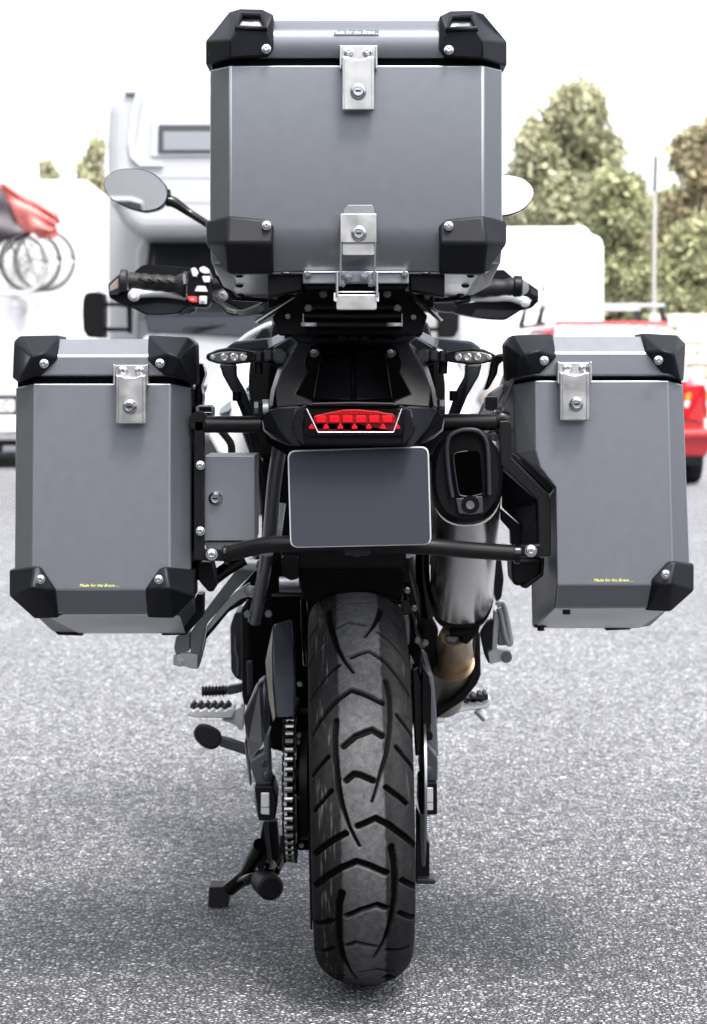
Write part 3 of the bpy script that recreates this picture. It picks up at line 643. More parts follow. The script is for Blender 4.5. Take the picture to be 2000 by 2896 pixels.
for i in range(len(pathc)-1):
    y0, zz0, _ = pathc[i]; y1, zz1, _ = pathc[i+1]
    if i % 2 not in lm:
        w = .0092 if i % 2 else .0072
        vs = []; fs = []
        for sgn in (-1, 1):
            b = len(vs)
            for xx in (w*sgn, (w+.0016)*sgn):
                for (yy, zz) in ((-.005, -.006), (-.0075, 0), (-.005, .006), (.0, .0045), (pitch+.005, .006)[:2] and (pitch, .006), (pitch+.005, 0), (pitch, -.006), (.008, -.0045)): vs.append(Vector((xx, yy, zz)))
            fs += [[b+q for q in range(8)], [b+8+q for q in reversed(range(8))]]+[[b+q, b+(q+1) % 8, b+8+(q+1) % 8, b+8+q] for q in range(8)]
        me = bpy.data.meshes.new('link'); bm = bmesh.new()
        vv = [bm.verts.new(p) for p in vs]
        for f in fs: bm.faces.new([vv[q] for q in f])
        pl = len(bm.faces)
        b2, f2 = ringtube([Vector((-.0062, 0, 0)), Vector((.0062, 0, 0))], .0051, 10)
        vv = [bm.verts.new(p) for p in b2]
        for f in f2:
            ff = bm.faces.new([vv[q] for q in f]); ff.material_index = 1
        bmesh.ops.recalc_face_normals(bm, faces=bm.faces); bm.to_mesh(me); bm.free()
        me.materials.append(M['black']); me.materials.append(M['roller']); lm[i % 2] = me
    o = bpy.data.objects.new('link', lm[i % 2]); COL.objects.link(o); o.parent = chain
    o.location = (sx, y0, zz0); o.rotation_euler = (math.atan2(zz1-zz0, y1-y0), 0, 0)
zB = frame(500, 2000, 3.8); zA = frame(480, 1540, 3.8); zC = frame(1100, 1540, 3.99); zD = frame(1100, 2000, 3.99)
z3 = frame(540, 860, 1.7348); zM = frame(740, 740, 3.069); zH = frame(280, 700, 3.325); zR = frame(1180, 740, 4.2); zE = frame(1180, 1120, 3.8); zS = frame(540, 920, 6.08); zK = frame(560, 1520, 5.32)
for x, y in ((1310, 300), (1315, 370), (1330, 965), (1340, 1480)): bolt(*zB([(x, y)])[0], -.03, .006, moto, kind='hex')
lathe('carrier_boss', P(*zB([(1250, 750)])[0], .0), (1, 0, 0), [(0, .028), (.045, .028)], M['black'], moto, 20)
MS('swing_arm_web', zB, [(1280, 60), (1440, 60), (1450, 1420), (1440, 1540), (1310, 1540), (1290, 1420)], .02, .05, M['dark'], moto)
MS('tyre_hugger_stay', zB, [(1415, 1430), (1450, 1430), (1480, 2128), (1450, 2400), (1436, 2400)], -.05, .02, M['black'], moto)
# left swing arm
MS('swing_arm', zB, [(715, 90, .06), (860, -250, .20), (905, -190, .19), (900, 0, .10), (932, 400, .0), (780, 600, -.02), (745, 350, .02)], .02, .05, mat('swing_arm_sheen', (.10, .098, .098), .4, .4), moto, bev=.004)
MS('swing_arm_face', zB, [(860, -250, .21), (960, -330, .25), (1005, 100, .08), (985, 440, .0), (940, 480, -.01), (932, 400, .005), (900, 0, .105), (905, -190, .195)], .02, .05, M['swing'], moto, bev=.004)
MS('swing_arm_end', zB, [(780, 600), (815, 560), (940, 480), (960, 300), (1005, 250), (1000, 500), (1020, 850), (860, 855)], -.03, .06, M['swing'], moto, bev=.003)
MS('chain_adjuster', zB, [(835, 857), (1030, 850), (1075, 1000), (1060, 1200), (1000, 1220), (880, 1222)], -.055, .10, M['black'], moto, bev=.002)
MS('adjuster_window', zB, [(905, 920), (995, 920), (998, 1160), (902, 1150)], -.057, .01, M['alu'], moto)
MS('adjuster_mark', zB, [(905, 1073), (998, 1073), (998, 1079), (904, 1079)], -.0578, .01, M['black'], moto, bev=0)
MS('swing_arm_skirt', zB, [(735, 350), (780, 600), (800, 850), (780, 830), (725, 400)], .02, .03, M['alud'], moto)
MS('adjuster_strip', zB, [(830, 990), (868, 990), (905, 1165), (866, 1195)], -.05, .02, M['alud'], moto)
lathe('axle_nut', P(*zB([(760, 900)])[0], -.01), (1, 0, 0), [(0, .010), (.01, .010), (.011, .013), (.018, .013), (.019, .017), (.025, .017)], M['alu'], moto, 6)
for x, y, r in ((935, 605, .006), (975, 735, .009)): lathe('rubber_plug', P(*zB([(x, y)])[0], -.028), (.4, -1, 0), [(-.004, r), (.004, r), (.005, r*.8), (.005, .0001)], M['swing'], moto, 14)
# chain guard
shell('chain_guard', zA, [(1115, 870, .16), (1310, 808, .2), (1340, 1180, .08), (1356, 1500, .0), (1345, 1850, -.06), (1140, 1862, -.06), (1110, 1500, .0), (1105, 1180, .08)], [[0, 1, 2, 7], [7, 2, 3, 6], [6, 3, 4, 5]], .02, M['swing'], moto, bev=.003)
shell('chain_guard_side', zA, [(1110, 880, .16), (1100, 1180, .08), (1105, 1500, .0), (1135, 1862, -.06), (1110, 1905, -.05), (1062, 1650, .0), (1028, 1260, .10), (1050, 1150, .13)], [[0, 1, 6, 7], [1, 2, 5, 6], [2, 3, 4, 5]], .02, mat('guard_edge_sheen', (.24, .21, .19), .5, .2), moto, bev=.001)
MS('swing_arm_inner', zA, [(1090, 560), (1400, 560), (1480, 900), (1510, 2128), (1360, 2128), (1350, 800), (1090, 880)], .22, .05, M['dark'], moto)
tube('brake_hose', zA, [(1440, 600, .1), (1450, 900, .08), (1475, 1300, .05)], .006, M['gloss'], moto, seg=10)
for x, y in ((1400, 1500), (1385, 2040), (1380, 2100)): bolt(*zA([(x, y)])[0], .02, .006, moto, kind='hex')
# --- stands
tube('side_stand_leg', zB, [(900, 1480, .33), (820, 1640, .38), (740, 1800, .42), (560, 1960, .44)], .0135, M['gloss'], moto)
tube('stand_brace', zB, [(1010, 1690, .34), (960, 1790, .36), (820, 1830, .38), (700, 1880, .42)], .011, M['gloss'], moto)
MS('side_stand_plate', zB, [(880, 1490), (930, 1230), (1080, 1230), (1105, 1500), (1070, 1720), (1130, 1640), (1060, 1860), (900, 1870), (860, 1700)], .36, .03, M['black'], moto)
MS('stand_strip', zB, [(930, 1228), (975, 1228), (1020, 1670), (975, 1660)], .33, .01, M['greyd'], moto)
slab('stand_foot', zB, outline([(345, 1935), (545, 1930), (570, 2010), (556, 2150), (335, 2150)], 18), .435, .05, M['rubber'], moto, bev=.004)
lathe('centre_stand_foot', P(*zB([(980, 1910)])[0], .33), (.3, -1, 0), [(-.03, .024), (.02, .024), (.024, .019), (.024, .0001)], M['rubber'], moto, 20)
MS('centre_stand_toe', zB, [(820, 1955), (880, 1850), (1000, 1860), (1060, 1940), (960, 1985)], .36, .04, M['rubber'], moto)
tube('centre_stand_leg', zB, [(1130, 1440, .45), (1110, 1600, .4), (1040, 1760, .36)], .012, M['black'], moto)
slab('stand_lever_pad', zB, outline([(180, 255), (235, 182), (330, 190), (455, 255), (490, 340), (450, 435), (370, 457), (285, 425), (200, 345)], 40), .42, .015, M['rubber'], moto, bev=.004)
slab('stand_lever_rim', zB, outline([(170, 262), (225, 190), (330, 200), (445, 265), (480, 345), (440, 440), (370, 465), (275, 432), (190, 352)], 40), .433, .012, M['alud'], moto, bev=.003)
slab('stand_lever', zB, [(470, 320), (560, 340), (735, 400), (745, 520), (600, 470), (455, 425)], .45, .02, M['swing'], moto, bev=.003)
# --- rider peg, gear lever (left)
def zigzag(x0, x1, ya, yb, n, base):
    pts = []
    for k in range(n):
        a = x0+(x1-x0)*k/n; w = (x1-x0)/n
        pts += [(a, yb), (a+w*.25, ya), (a+w*.6, ya), (a+w*.8, yb)]
    return pts+[(x1, yb), (x1, base), (x0, base)]
slab('foot_peg', zA, [(185, 1822), (225, 1765), (250, 1790), (300, 1760), (330, 1790), (385, 1760), (420, 1790), (465, 1760), (500, 1790), (550, 1760), (585, 1790), (640, 1760), (690, 1765), (700, 1800), (660, 1868), (300, 1862), (200, 1840)], .52, .05, M['alu'], moto, bev=.002)
slab('peg_rubber', zA, zigzag(218, 660, 1705, 1738, 6, 1785), .535, .04, M['rubber'], moto, bev=.0015)
MS('peg_hinge', zA, [(660, 1790), (760, 1740), (800, 1760), (790, 1990), (740, 1990), (710, 1940), (560, 1895), (570, 1870), (680, 1870)], .54, .04, M['alu'], moto, bev=.002)
rg = []
ax = [P(*zA([(345+i*12, 1578-i*.4)])[0], .72) for i in range(23)]
v, f = ringtube(ax, [(.0125 if i % 3 == 1 else .0085) for i in range(23)], 14)
obj('gear_lever_rubber', v, f, M['rubber'], moto, smooth=30)
slab('gear_lever', zA, [(600, 1545), (640, 1515), (770, 1498), (775, 1590), (640, 1620), (600, 1600)], .71, .02, M['swing'], moto, bev=.002)
# --- passenger peg bracket (left)
slab('peg_bracket', zA, [(700, 290), (835, 158), (925, 153), (922, 270), (870, 330), (720, 480), (395, 860), (370, 1010), (300, 1342), (208, 1332), (222, 1170), (228, 935), (352, 745)], .20, .025, M['alud'], moto, bev=.002)
slab('peg_bracket_edge', zA, [(925, 158), (922, 275), (735, 490), (405, 870), (378, 1020), (305, 1340), (345, 1200), (385, 1030), (420, 880), (750, 480), (900, 370), (935, 340)], .235, .04, M['black'], moto, bev=.001)
slab('peg_bracket_stay', zA, [(720, 500), (850, 415), (862, 420), (855, 552), (760, 590), (640, 680), (400, 950), (410, 870), (560, 650)], .215, .02, M['alu'], moto, bev=.003)
slab('peg_bracket_stay_edge', zA, [(860, 560), (790, 640), (640, 720), (385, 1025), (400, 955), (640, 685), (760, 592)], .218, .03, M['black'], moto, bev=.001)
slab('peg_clevis', zA, outline([(65, 1215), (120, 1178), (225, 1178), (300, 1190), (295, 1340), (215, 1330), (160, 1310), (80, 1290)], 20), .19, .03, M['alu'], moto, bev=.002)
slab('passenger_peg', zA, outline([(70, 985), (215, 940), (215, 1140), (70, 1190), (45, 1110)], 20), .21, .03, M['alud'], moto, bev=.002)
slab('passenger_peg_tip', zA, [(40, 1180), (70, 1175), (80, 1300), (35, 1300)], .2, .02, M['alu'], moto)
lathe('peg_pin', P(*zA([(110, 1265)])[0], .188), (0, -1, 0), [(-.002, .008), (.002, .008), (.003, .0045), (.006, .004), (.006, .0001)], M['alu'], moto, 14)
# --- rear frame tubes left
tube('subframe_tube', zt, [(1170, 200, -.1), (1110, 420, -.07), (1040, 900, .0), (985, 1560, .10)], .0118, M['tubegrey'], moto)
tube('subframe_tube', zA, [(1045, 90, .12), (1015, 300, .14), (970, 540, .17), (910, 830, .2)], .0112, M['tubegrey'], moto)
for x0, x1, y in ((740, 970, 215), (860, 930, 500)): tube('bracket_spacer', zA, [(x0, y, .2), (x1, y+10, .17)], .010, M['alu'], moto)
for x, y in ((840, 750), (1065, 745)): bolt(*zA([(x, y)])[0], .19, .0085, moto, kind='hex')
tube('cross_tube', zA, [(1180, 430, .3), (1420, 430, .3)], .014, M['alu'], moto)
tube('frame_brace', zt, [(700, 160, .3), (830, 560, .35), (900, 900, .4), (920, 1180, .45)], .009, M['frame'], moto)
tube('frame_brace', zt, [(380, 170, .4), (500, 330, .4), (510, 490, .4)], .007, M['frame'], moto)
tube('brake_line', zt, [(1150, 1080, .1), (1120, 1300, .1), (1090, 1545, .1)], .006, M['glassl'], moto, seg=8)
# --- engine and inner mass
slab('engine_cover', zA, outline([(650, 880), (700, 730), (775, 725), (790, 1465), (725, 1450), (660, 1365)], 30), .62, .12, M['greyd'], moto, bev=.012, seg=3)
slab('engine_cover_rib', zA, outline([(690, 1000), (712, 990), (720, 1150), (745, 1240), (740, 1420), (715, 1400), (712, 1220), (692, 1150)], 8), .612, .02, M['swing'], moto, bev=.003)
slab('engine_case', ID, [(695, 1600), (740, 1560), (1180, 1560), (1190, 1980), (1150, 2120), (900, 2150), (760, 2120), (690, 1990)], .62, .3, M['dark'], moto, bev=.01)
slab('engine_upper', ID, [(740, 1290), (1230, 1290), (1230, 1600), (740, 1600)], .45, .4, M['dark'], moto, bev=.01)
slab('frame_plate', zA, [(770, 700), (830, 600), (860, 640), (850, 900), (880, 1640), (800, 1740), (775, 1600)], .5, .04, M['black'], moto, bev=.003)
slab('frame_plate_light', zA, [(825, 1260), (885, 1250), (890, 1560), (840, 1640)], .47, .02, M['greyd'], moto, bev=.003)
slab('inner_guard', zA, [(830, 640), (1060, 600), (1100, 700), (1060, 1480), (880, 1700), (850, 1000)], .56, .04, M['dark'], moto, bev=.003)
# --- mud guard and tail underside
slab('mud_guard', frame(760, 1480, 3.192), [(110, 240), (1240, 240), (1245, 400), (1200, 720), (320, 700), (275, 560), (260, 430), (120, 400)], -.02, .25, M['black'], moto, bev=.004)
slab('mud_guard_flap', frame(760, 1480, 3.192), [(275, 420), (1230, 420), (1195, 715), (1120, 660), (900, 620), (560, 640), (420, 720), (315, 695)], -.035, .02, M['dark'], moto, bev=.003)
slab('lock_barrel', frame(760, 1480, 3.192), outline([(115, 300), (270, 300), (270, 500), (200, 520), (120, 470)], 25), -.06, .05, M['black'], moto, bev=.004)
slab('plate_lamp', frame(760, 1480, 3.192), outline([(675, 215), (918, 215), (918, 265), (890, 298), (860, 288), (800, 308), (740, 285), (715, 298), (685, 275)], 10), -.36, .03, M['greyd'], moto, bev=.002)
# --- number plate
plt = slab('number_plate', ID, outline([(813, 1274), (1213, 1262), (1221, 1541), (821, 1550)], 24, 6), -.40, .003, M['platew'], moto, bev=.0008)
pf = slab('plate_face', ID, outline([(817, 1278), (1209, 1266), (1217, 1538), (825, 1546)], 21, 6), -.4012, .001, M['plate'], plt, bev=0)
slab('plate_backing', ID, outline([(822, 1282), (1205, 1272), (1212, 1532), (830, 1541)], 20), -.395, .02, M['black'], moto)
# --- tail
def both(name, fr, pts, Y, depth, m, c=796, bev=.002, par=None):
    a = slab(name, fr, pts, Y, depth, m, par or moto, bev=bev)
    b = slab(name, fr, mirx(pts, c), Y, depth, m, par or moto, bev=bev); return a, b
def bothsh(name, fr, pts, faces, depth, m, c=796, bev=.0025):
    shell(name, fr, pts, faces, depth, m, moto, bev=bev, seg=3); shell(name, fr, mirx(pts, c), [list(reversed(f)) for f in faces], depth, m, moto, bev=bev, seg=3)
bothsh('grab_handle', z3, [(165, 218, -.12), (215, 182, -.13), (385, 168, -.16), (490, 120, -.20), (545, 118, -.22), (610, 150, -.25), (590, 185, -.29), (545, 180, -.29), (490, 160, -.27), (395, 215, -.20), (290, 238, -.14), (190, 240, -.12)],
       [[0, 1, 2, 9, 10, 11], [2, 3, 8, 9], [3, 4, 7, 8], [4, 5, 6, 7]], .05, mat('grab_handle_coat', (.028, .030, .040), .38, .35, bump=.1), bev=.004)
slab('tail_top', z3, [(590, 148, -.20), (700, 138, -.21), (796, 134, -.21), (900, 138, -.21), (1002, 148, -.20), (1010, 190, -.29), (960, 182, -.30), (796, 176, -.30), (640, 182, -.30), (582, 190, -.29)], 0, .03, mat('tail_top_plastic', (.013, .0135, .016), .42, .2), moto, bev=.003)
slab('tail_top_inset', z3, [(695, 140, -.225), (900, 140, -.225), (910, 178, -.302), (688, 178, -.302)], 0, .02, M['black'], moto, bev=.003)
for x in (720, 780, 842): slab('tail_rib', z3, [(x, 139, -.23), (x+36, 139, -.23), (x+40, 176, -.305), (x-4, 176, -.305)], 0, .012, M['greyd'], moto, bev=.004)
# recess behind the seat
slab('tail_recess', z3, [(560, 200), (1032, 200), (1060, 300), (1050, 500), (540, 500), (530, 300)], -.20, .02, M['black'], moto)
slab('tail_recess_roof', z3, [(610, 196, -.30), (982, 196, -.30), (960, 232, -.22), (796, 262, -.21), (632, 232, -.22)], 0, .01, M['black'], moto)
shell('tail_recess_back', z3, [(640, 245, -.235), (780, 250, -.25), (796, 252, -.235), (812, 250, -.25), (955, 245, -.235), (990, 465, -.30), (815, 470, -.33), (796, 470, -.315), (777, 470, -.33), (600, 465, -.30)], [[0, 1, 8, 9], [1, 2, 7, 8], [2, 3, 6, 7], [3, 4, 5, 6]], .02, M['black'], moto, bev=.002)
bothsh('tail_side_panel', z3, [(490, 160, -.31), (592, 205, -.325), (560, 285, -.335), (574, 335, -.345), (515, 440, -.370), (598, 476, -.388), (594, 492, -.392), (420, 506, -.376), (412, 420, -.354), (445, 330, -.338), (525, 192, -.318)],
       [[0, 1, 10], [1, 2, 3, 4, 5, 6, 7, 8, 9, 10]], .06, M['black'], bev=.003)
bothsh('tail_side_edge', z3, [(490, 158, -.31), (525, 192, -.319), (445, 330, -.339), (412, 420, -.355), (400, 507, -.372), (380, 512, -.32), (393, 420, -.30), (425, 320, -.285), (460, 240, -.275), (400, 215, -.27)],
       [[0, 1, 8, 9], [1, 2, 7, 8], [2, 3, 6, 7], [3, 4, 5, 6]], .05, mat('tail_edge_sheen', (.045, .046, .052), .34, .5), bev=.003)
for x in (606, 984):
    slab('screw_recess', z3, outline([(x-26, 225), (x+18, 222), (x+26, 246), (x+5, 265), (x-20, 262)], 12), -.335, .05, M['greyd'], moto, bev=.003)
    bolt(*z3([(x-4, 234)])[0], -.337, .0034, moto, 'alud')
bothsh('tail_lower_panel', z3, [(380, 520, -.31), (425, 506, -.38), (520, 500, -.41), (560, 510, -.42), (520, 525, -.42), (488, 610, -.425), (545, 697, -.41), (500, 697, -.40), (430, 615, -.385)], [[0, 1, 8], [1, 2, 3, 4, 5, 6, 7, 8]], .05, mat('tail_panel_sheen', (.012, .013, .017), .38, .3), bev=.003)
both('tail_fin', z3, [(380, 524, -.31), (430, 620, -.36), (500, 697, -.39), (470, 690, -.37), (400, 655, -.33), (360, 620, -.30), (352, 570, -.29), (358, 545, -.29)], 0, .03, M['black'])
both('tail_fin_edge', z3, [(352, 570, -.292), (362, 615, -.302), (402, 652, -.332), (462, 682, -.36), (470, 690, -.365), (400, 660, -.33), (355, 622, -.30), (347, 570, -.29)], 0, .03, M['alud'], bev=.0008)
slab('lamp_housing', z3, [(560, 492), (1032, 492), (1070, 512), (1105, 605), (1062, 696), (550, 696), (488, 605), (522, 512)], -.425, .10, M['black'], moto, bev=.004)
both('lamp_side', z3, [(520, 515), (560, 495), (568, 520), (548, 600), (556, 690), (545, 690), (500, 640), (498, 600)], -.432, .02, M['black'])
slab('lamp_brow', z3, [(560, 492), (600, 482), (796, 478), (992, 482), (1032, 492), (1010, 502), (582, 502)], -.44, .05, M['gloss'], moto, bev=.003)
zL = frame(760, 1140, 3.257)
tl = slab('tail_light', zL, outline([(325, 50), (1260, 50), (1230, 300), (380, 308), (330, 290)], 20), -.434, .02, M['gloss'], moto, bev=.003)
lens = []
xs_ = [415, 520, 560, 680, 720, 840, 900, 1000, 1060, 1140, 1165]; ys_ = [120, 92, 84, 62, 58, 58, 66, 72, 88, 98, 120]
slab('red_lens', zL, [(380, 95), (395, 100), (425, 180)]+[(x, y) for x, y in zip(xs_, ys_)]+[(1160, 185), (1195, 82), (1205, 90), (1150, 265), (455, 265)], -.439, .006, M['redlens2'], tl, bev=.001)
slab('red_lens_upper', zL, [(415, 190)]+[(x, y) for x, y in zip(xs_, ys_)]+[(1172, 190)], -.4405, .004, mat('mid_red_lens', (.17, .0016, .003), .2, spec=.3), tl, bev=.001)
for k in range(36):
    x = 440+k*20; yy = np.interp(x, xs_, ys_)+6
    slab('lens_rib', zL, [(x, yy), (x+8, yy), (x+8, 105), (x, 105)], -.4425, .003, M['redlens'], tl, bev=.0005)
for k in range(6):
    x = 435+k*122
    slab('lens_cell', zL, outline([(x, 115), (x+96, 115), (x+92, 178), (x+6, 178)], 8), -.4428, .004, M['redlens'], tl, bev=.0015)
for k in range(7):
    x = 398+k*131
    slab('lens_bulb', zL, outline([(x-24, 215), (x, 188), (x+24, 215), (x+28, 238), (x-28, 238)], 8), -.442, .004, M['redlens'], tl, bev=.002)
for a, b in (((350, 52), (455, 268)), ((455, 268), (1150, 268)), ((1150, 268), (1226, 50))):
    tube('lamp_chrome_edge', zL, [(a[0], a[1], -.443), (b[0], b[1], -.443)], .0008, M['alu'], tl, seg=8)
# --- indicators
def indicator(c, flip):
    fr = z3
    f = (lambda pts: mirx(pts, 785)) if flip else (lambda pts: pts)
    ind = slab('indicator', fr, f([(72, 262), (78, 245), (130, 222), (190, 211), (250, 216), (310, 228), (320, 240), (318, 275), (290, 286), (200, 298), (130, 292), (85, 278)]), -.30, .035, M['gloss'], moto, bev=.006, seg=3)
    slab('lens', fr, f([(88, 262), (95, 248), (140, 234), (195, 230), (272, 234), (275, 250), (274, 278), (200, 288), (140, 286), (95, 275)]), -.303, .006, mat('lens_back', (.10, .10, .10), .25, .5), ind, bev=.002)
    for x, r in ((108, 13), (164, 19), (213, 21), (258, 18)):
        q = P(*fr(f([(x, 260)]))[0], -.3035)
        lathe('reflector', q, (0, -1, 0), [(0, r/1.7348/1920), (.003, r/1.7348/1920), (.004, r*.7/1.7348/1920), (.002, r*.3/1.7348/1920), (.004, .0001)], M['reflector'], ind, 10)
    slab('indicator_stem', fr, f([(300, 226), (352, 228), (352, 284), (300, 284)]), -.29, .03, M['greyd'], moto, bev=.003)
    for x in (342, 354): slab('stem_groove', fr, f([(x, 226), (x+4, 226), (x+4, 286), (x, 286)]), -.293, .03, M['gloss'], moto, bev=.0005)
    slab('indicator_base', fr, f([(358, 224), (400, 224), (400, 276), (358, 284)]), -.30, .03, M['greyd'], moto, bev=.003)
    slab('indicator_pod', fr, f([(400, 224), (425, 214), (455, 222), (478, 250), (470, 285), (440, 300), (400, 280)]), -.31, .05, M['greyd'], moto, bev=.008)
    slab('indicator_pod_lower', fr, f([(345, 278), (400, 282), (470, 296), (455, 318), (430, 325), (400, 300)]), -.28, .05, M['black'], moto, bev=.005)
    cyl('rubber_stub', P(*fr(f([(330, 280)]))[0], -.27), P(*fr(f([(333, 342)]))[0], -.27), .0065, M['black'], moto, bev=.001)
indicator(0, False); indicator(0, True)
# grab arms going down to the frame
a_, b_ = both('rear_arm', z3, [(138, 292, -.05), (222, 292, -.05), (222, 350, -.05), (262, 420, -.05), (312, 560, -.05), (345, 760, -.03), (310, 760, -.03), (262, 570, -.05), (212, 450, -.05), (155, 350, -.05)], 0, .03, M['greyd'], 785, bev=.004)
for x in (226, 1290): cyl('strap_hook', P(*z3([(x, 425)])[0], -.08), P(*z3([(x, 475)])[0], -.08), .0072, M['black'], moto, bev=.001)
# seat mass behind the rack
slab('seat', ID, outline([(770, 905), (1210, 905), (1225, 960), (1190, 1010), (800, 1010), (760, 960)], 20), -.05, .5, M['black'], moto, bev=.015)
slab('inner_tail', ID, [(760, 1010), (1230, 1010), (1240, 1250), (1180, 1300), (830, 1300), (750, 1250)], -.12, .3, M['dark'], moto, bev=.006)
# --- pannier frame
for sgn in (0, 1):
    if not sgn:
        tube('frame_rail', z3, [(70, 590, -.28), (340, 590, -.27)], .0128, M['frame'], moto)
        slab('frame_end_plate', z3, [(332, 475), (352, 480), (352, 640), (332, 620)], -.275, .02, M['black'], moto, bev=.002)
        cyl('mount_bolt', P(*z3([(312, 508)])[0], -.26), P(*z3([(332, 508)])[0], -.26), .010, M['alud'], moto, seg=6)
        cyl('mount_spacer', P(*z3([(352, 510)])[0], -.26), P(*z3([(382, 510)])[0], -.26), .0125, M['alu'], moto)
    else:
        tube('frame_rail', z3, [(1220, 580, -.27), (1500, 578, -.28)], .0128, M['frame'], moto)
        slab('frame_end_plate', z3, [(1205, 465), (1222, 465), (1222, 640), (1205, 620)], -.275, .02, M['black'], moto, bev=.002)
        cyl('mount_spacer', P(*z3([(1185, 500)])[0], -.26), P(*z3([(1207, 500)])[0], -.26), .0125, M['alu'], moto)
        cyl('mount_bolt', P(*z3([(1222, 500)])[0], -.26), P(*z3([(1247, 500)])[0], -.26), .0105, M['chrome'], moto, seg=6)
slab('case_carrier', ID, outline([(549, 1190), (577, 1190), (577, 1560), (690, 1560), (690, 1585), (549, 1585)], 8), -.285, .022, M['frame'], moto, bev=.002)
lathe('carrier_corner', P(563, 1190, -.274), (0, 1, 0), [(-.011, .0145), (.012, .0145)], M['frame'], moto, 18)
slab('carrier_tab', ID, outline([(577, 1553), (650, 1553), (655, 1588), (577, 1586)], 8), -.293, .01, M['frame'], moto, bev=.0015)
bolt(599, 1568, -.294, .0085, moto, name='carrier_bolt')
for x, y in ((567, 1316), (567, 1502)): bolt(x, y, -.287, .0065, moto)
tube('lower_crossbar', ID, [(640, 1567, -.29), (700, 1552, -.31), (760, 1540, -.33), (840, 1538, -.34), (1000, 1540, -.34), (1200, 1545, -.33), (1330, 1556, -.31), (1468, 1565, -.29)], .0125, M['frame'], moto)
for x in (640, 1462): cyl('crossbar_clamp', P(x-6, 1567, -.29), P(x+8, 1567, -.29), .015, M['gloss'], moto)
slab('carrier_bumper', ID, outline([(556, 1590), (600, 1590), (612, 1650), (606, 1672), (590, 1675), (560, 1640)], 12), -.22, .06, M['black'], moto, bev=.006)
tube('carrier_strut', ID, [(600, 1640, -.1), (640, 1610, -.1), (690, 1580, -.1)], .011, M['gloss'], moto)
for x in (536, 552): tube('case_inner_edge', ID, [(x+8, 1100, -.2), (x+8, 1300, -.2), (x+10, 1640, -.2)], .006, M['gloss'], moto, seg=8)
# right carrier, a cranked plate round the exhaust
zp = frame(1180, 1120, 3.8)
slab('case_carrier', zp, [(880, 265), (985, 262), (1010, 290), (1020, 660), (1405, 1045), (1435, 1120), (1440, 1690), (1430, 1725), (1110, 1725), (1110, 1605), (1310, 1590), (1295, 1120), (905, 750), (895, 700)], -.285, .022, M['frame'], moto, bev=.002)
tube('carrier_bend', zp, [(820, 280, -.27), (900, 240, -.27), (960, 262, -.27)], .0125, M['frame'], moto)
slab('carrier_tab', zp, outline([(1130, 1608), (1310, 1608), (1310, 1722), (1130, 1722)], 18), -.293, .01, M['frame'], moto, bev=.0015)
bolt(*zp([(1222, 1663)])[0], -.294, .0088, moto, name='carrier_bolt')
shell('heat_guard', zp, [(915, 800, -.22), (1285, 1115, -.22), (1300, 1590, -.22), (1120, 1600, -.19), (1115, 1390, -.18), (915, 1200, -.15), (1140, 1350, -.20), (1270, 1170, -.25)],
      [[0, 1, 7, 6, 5], [1, 2, 7], [7, 2, 3, 6], [6, 3, 4], [6, 4, 5]], .02, M['greyd'], moto, bev=.002)
slab('heat_guard_rim', zp, [(905, 1215), (1115, 1390), (1125, 1600), (1010, 1600), (1005, 1450), (905, 1340)], -.17, .03, M['black'], moto)
slab('case_step_edge', zp, [(1045, 610), (1100, 650), (1280, 760), (1480, 970), (1425, 1060), (1025, 680)], -.275, .1, M['black'], moto, bev=.003)
slab('carrier_bumper', zp, [(1015, 1740), (1355, 1740), (1345, 1920), (1190, 2045), (1035, 2040), (1020, 1950)], -.22, .1, M['black'], moto, bev=.006)
slab('carrier_bumper_edge', zp, [(1345, 1740), (1370, 1740), (1360, 1930), (1180, 2070), (1120, 2060), (1330, 1900)], -.235, .03, M['frame'], moto, bev=.003)
# latch hooks at the upper rails
slab('hook_housing', zS, outline([(70, 1400), (140, 1368), (340, 1368), (392, 1410), (392, 1560), (150, 1580), (90, 1560)], 24), -.24, .03, M['alud'], moto, bev=.002)
slab('hook_slot', zS, outline([(140, 1395), (350, 1395), (362, 1540), (140, 1548)], 20), -.243, .03, M['gloss'], moto, bev=.001)
slab('hook_bar', zS, [(150, 1492), (360, 1492), (360, 1506), (150, 1506)], -.245, .03, M['alu'], moto, bev=.001)
slab('hook_housing', zE, outline([(735, 5), (862, 5), (860, 140), (800, 160), (730, 150)], 20), -.24, .03, M['gloss'], moto, bev=.003)
slab('hook_stay', zE, [(720, 195), (900, 180), (930, 100), (945, 110), (930, 205), (880, 212), (720, 212)], -.245, .02, M['alud'], moto, bev=.001)
for x, y in ((890, 110), (830, 440)): bolt(*zE([(x, y)])[0], -.2, .008, moto, kind='hex')
slab('case_strap', zr, [(345, 215), (390, 205), (385, 260), (360, 270), (350, 330), (300, 420), (270, 430), (300, 330), (310, 260)], -.12, .05, M['gloss'], moto, bev=.006)
slab('case_strap', zl, outline([(1200, 270), (1240, 280), (1252, 340), (1225, 420), (1240, 470), (1232, 545), (1200, 545), (1190, 440)], 16), -.12, .05, M['gloss'], moto, bev=.006)
slab('strap_plate', zr, [(300, 450), (395, 385), (440, 340), (400, 420), (290, 640), (240, 570)], -.1, .03, M['alud'], moto, bev=.003)
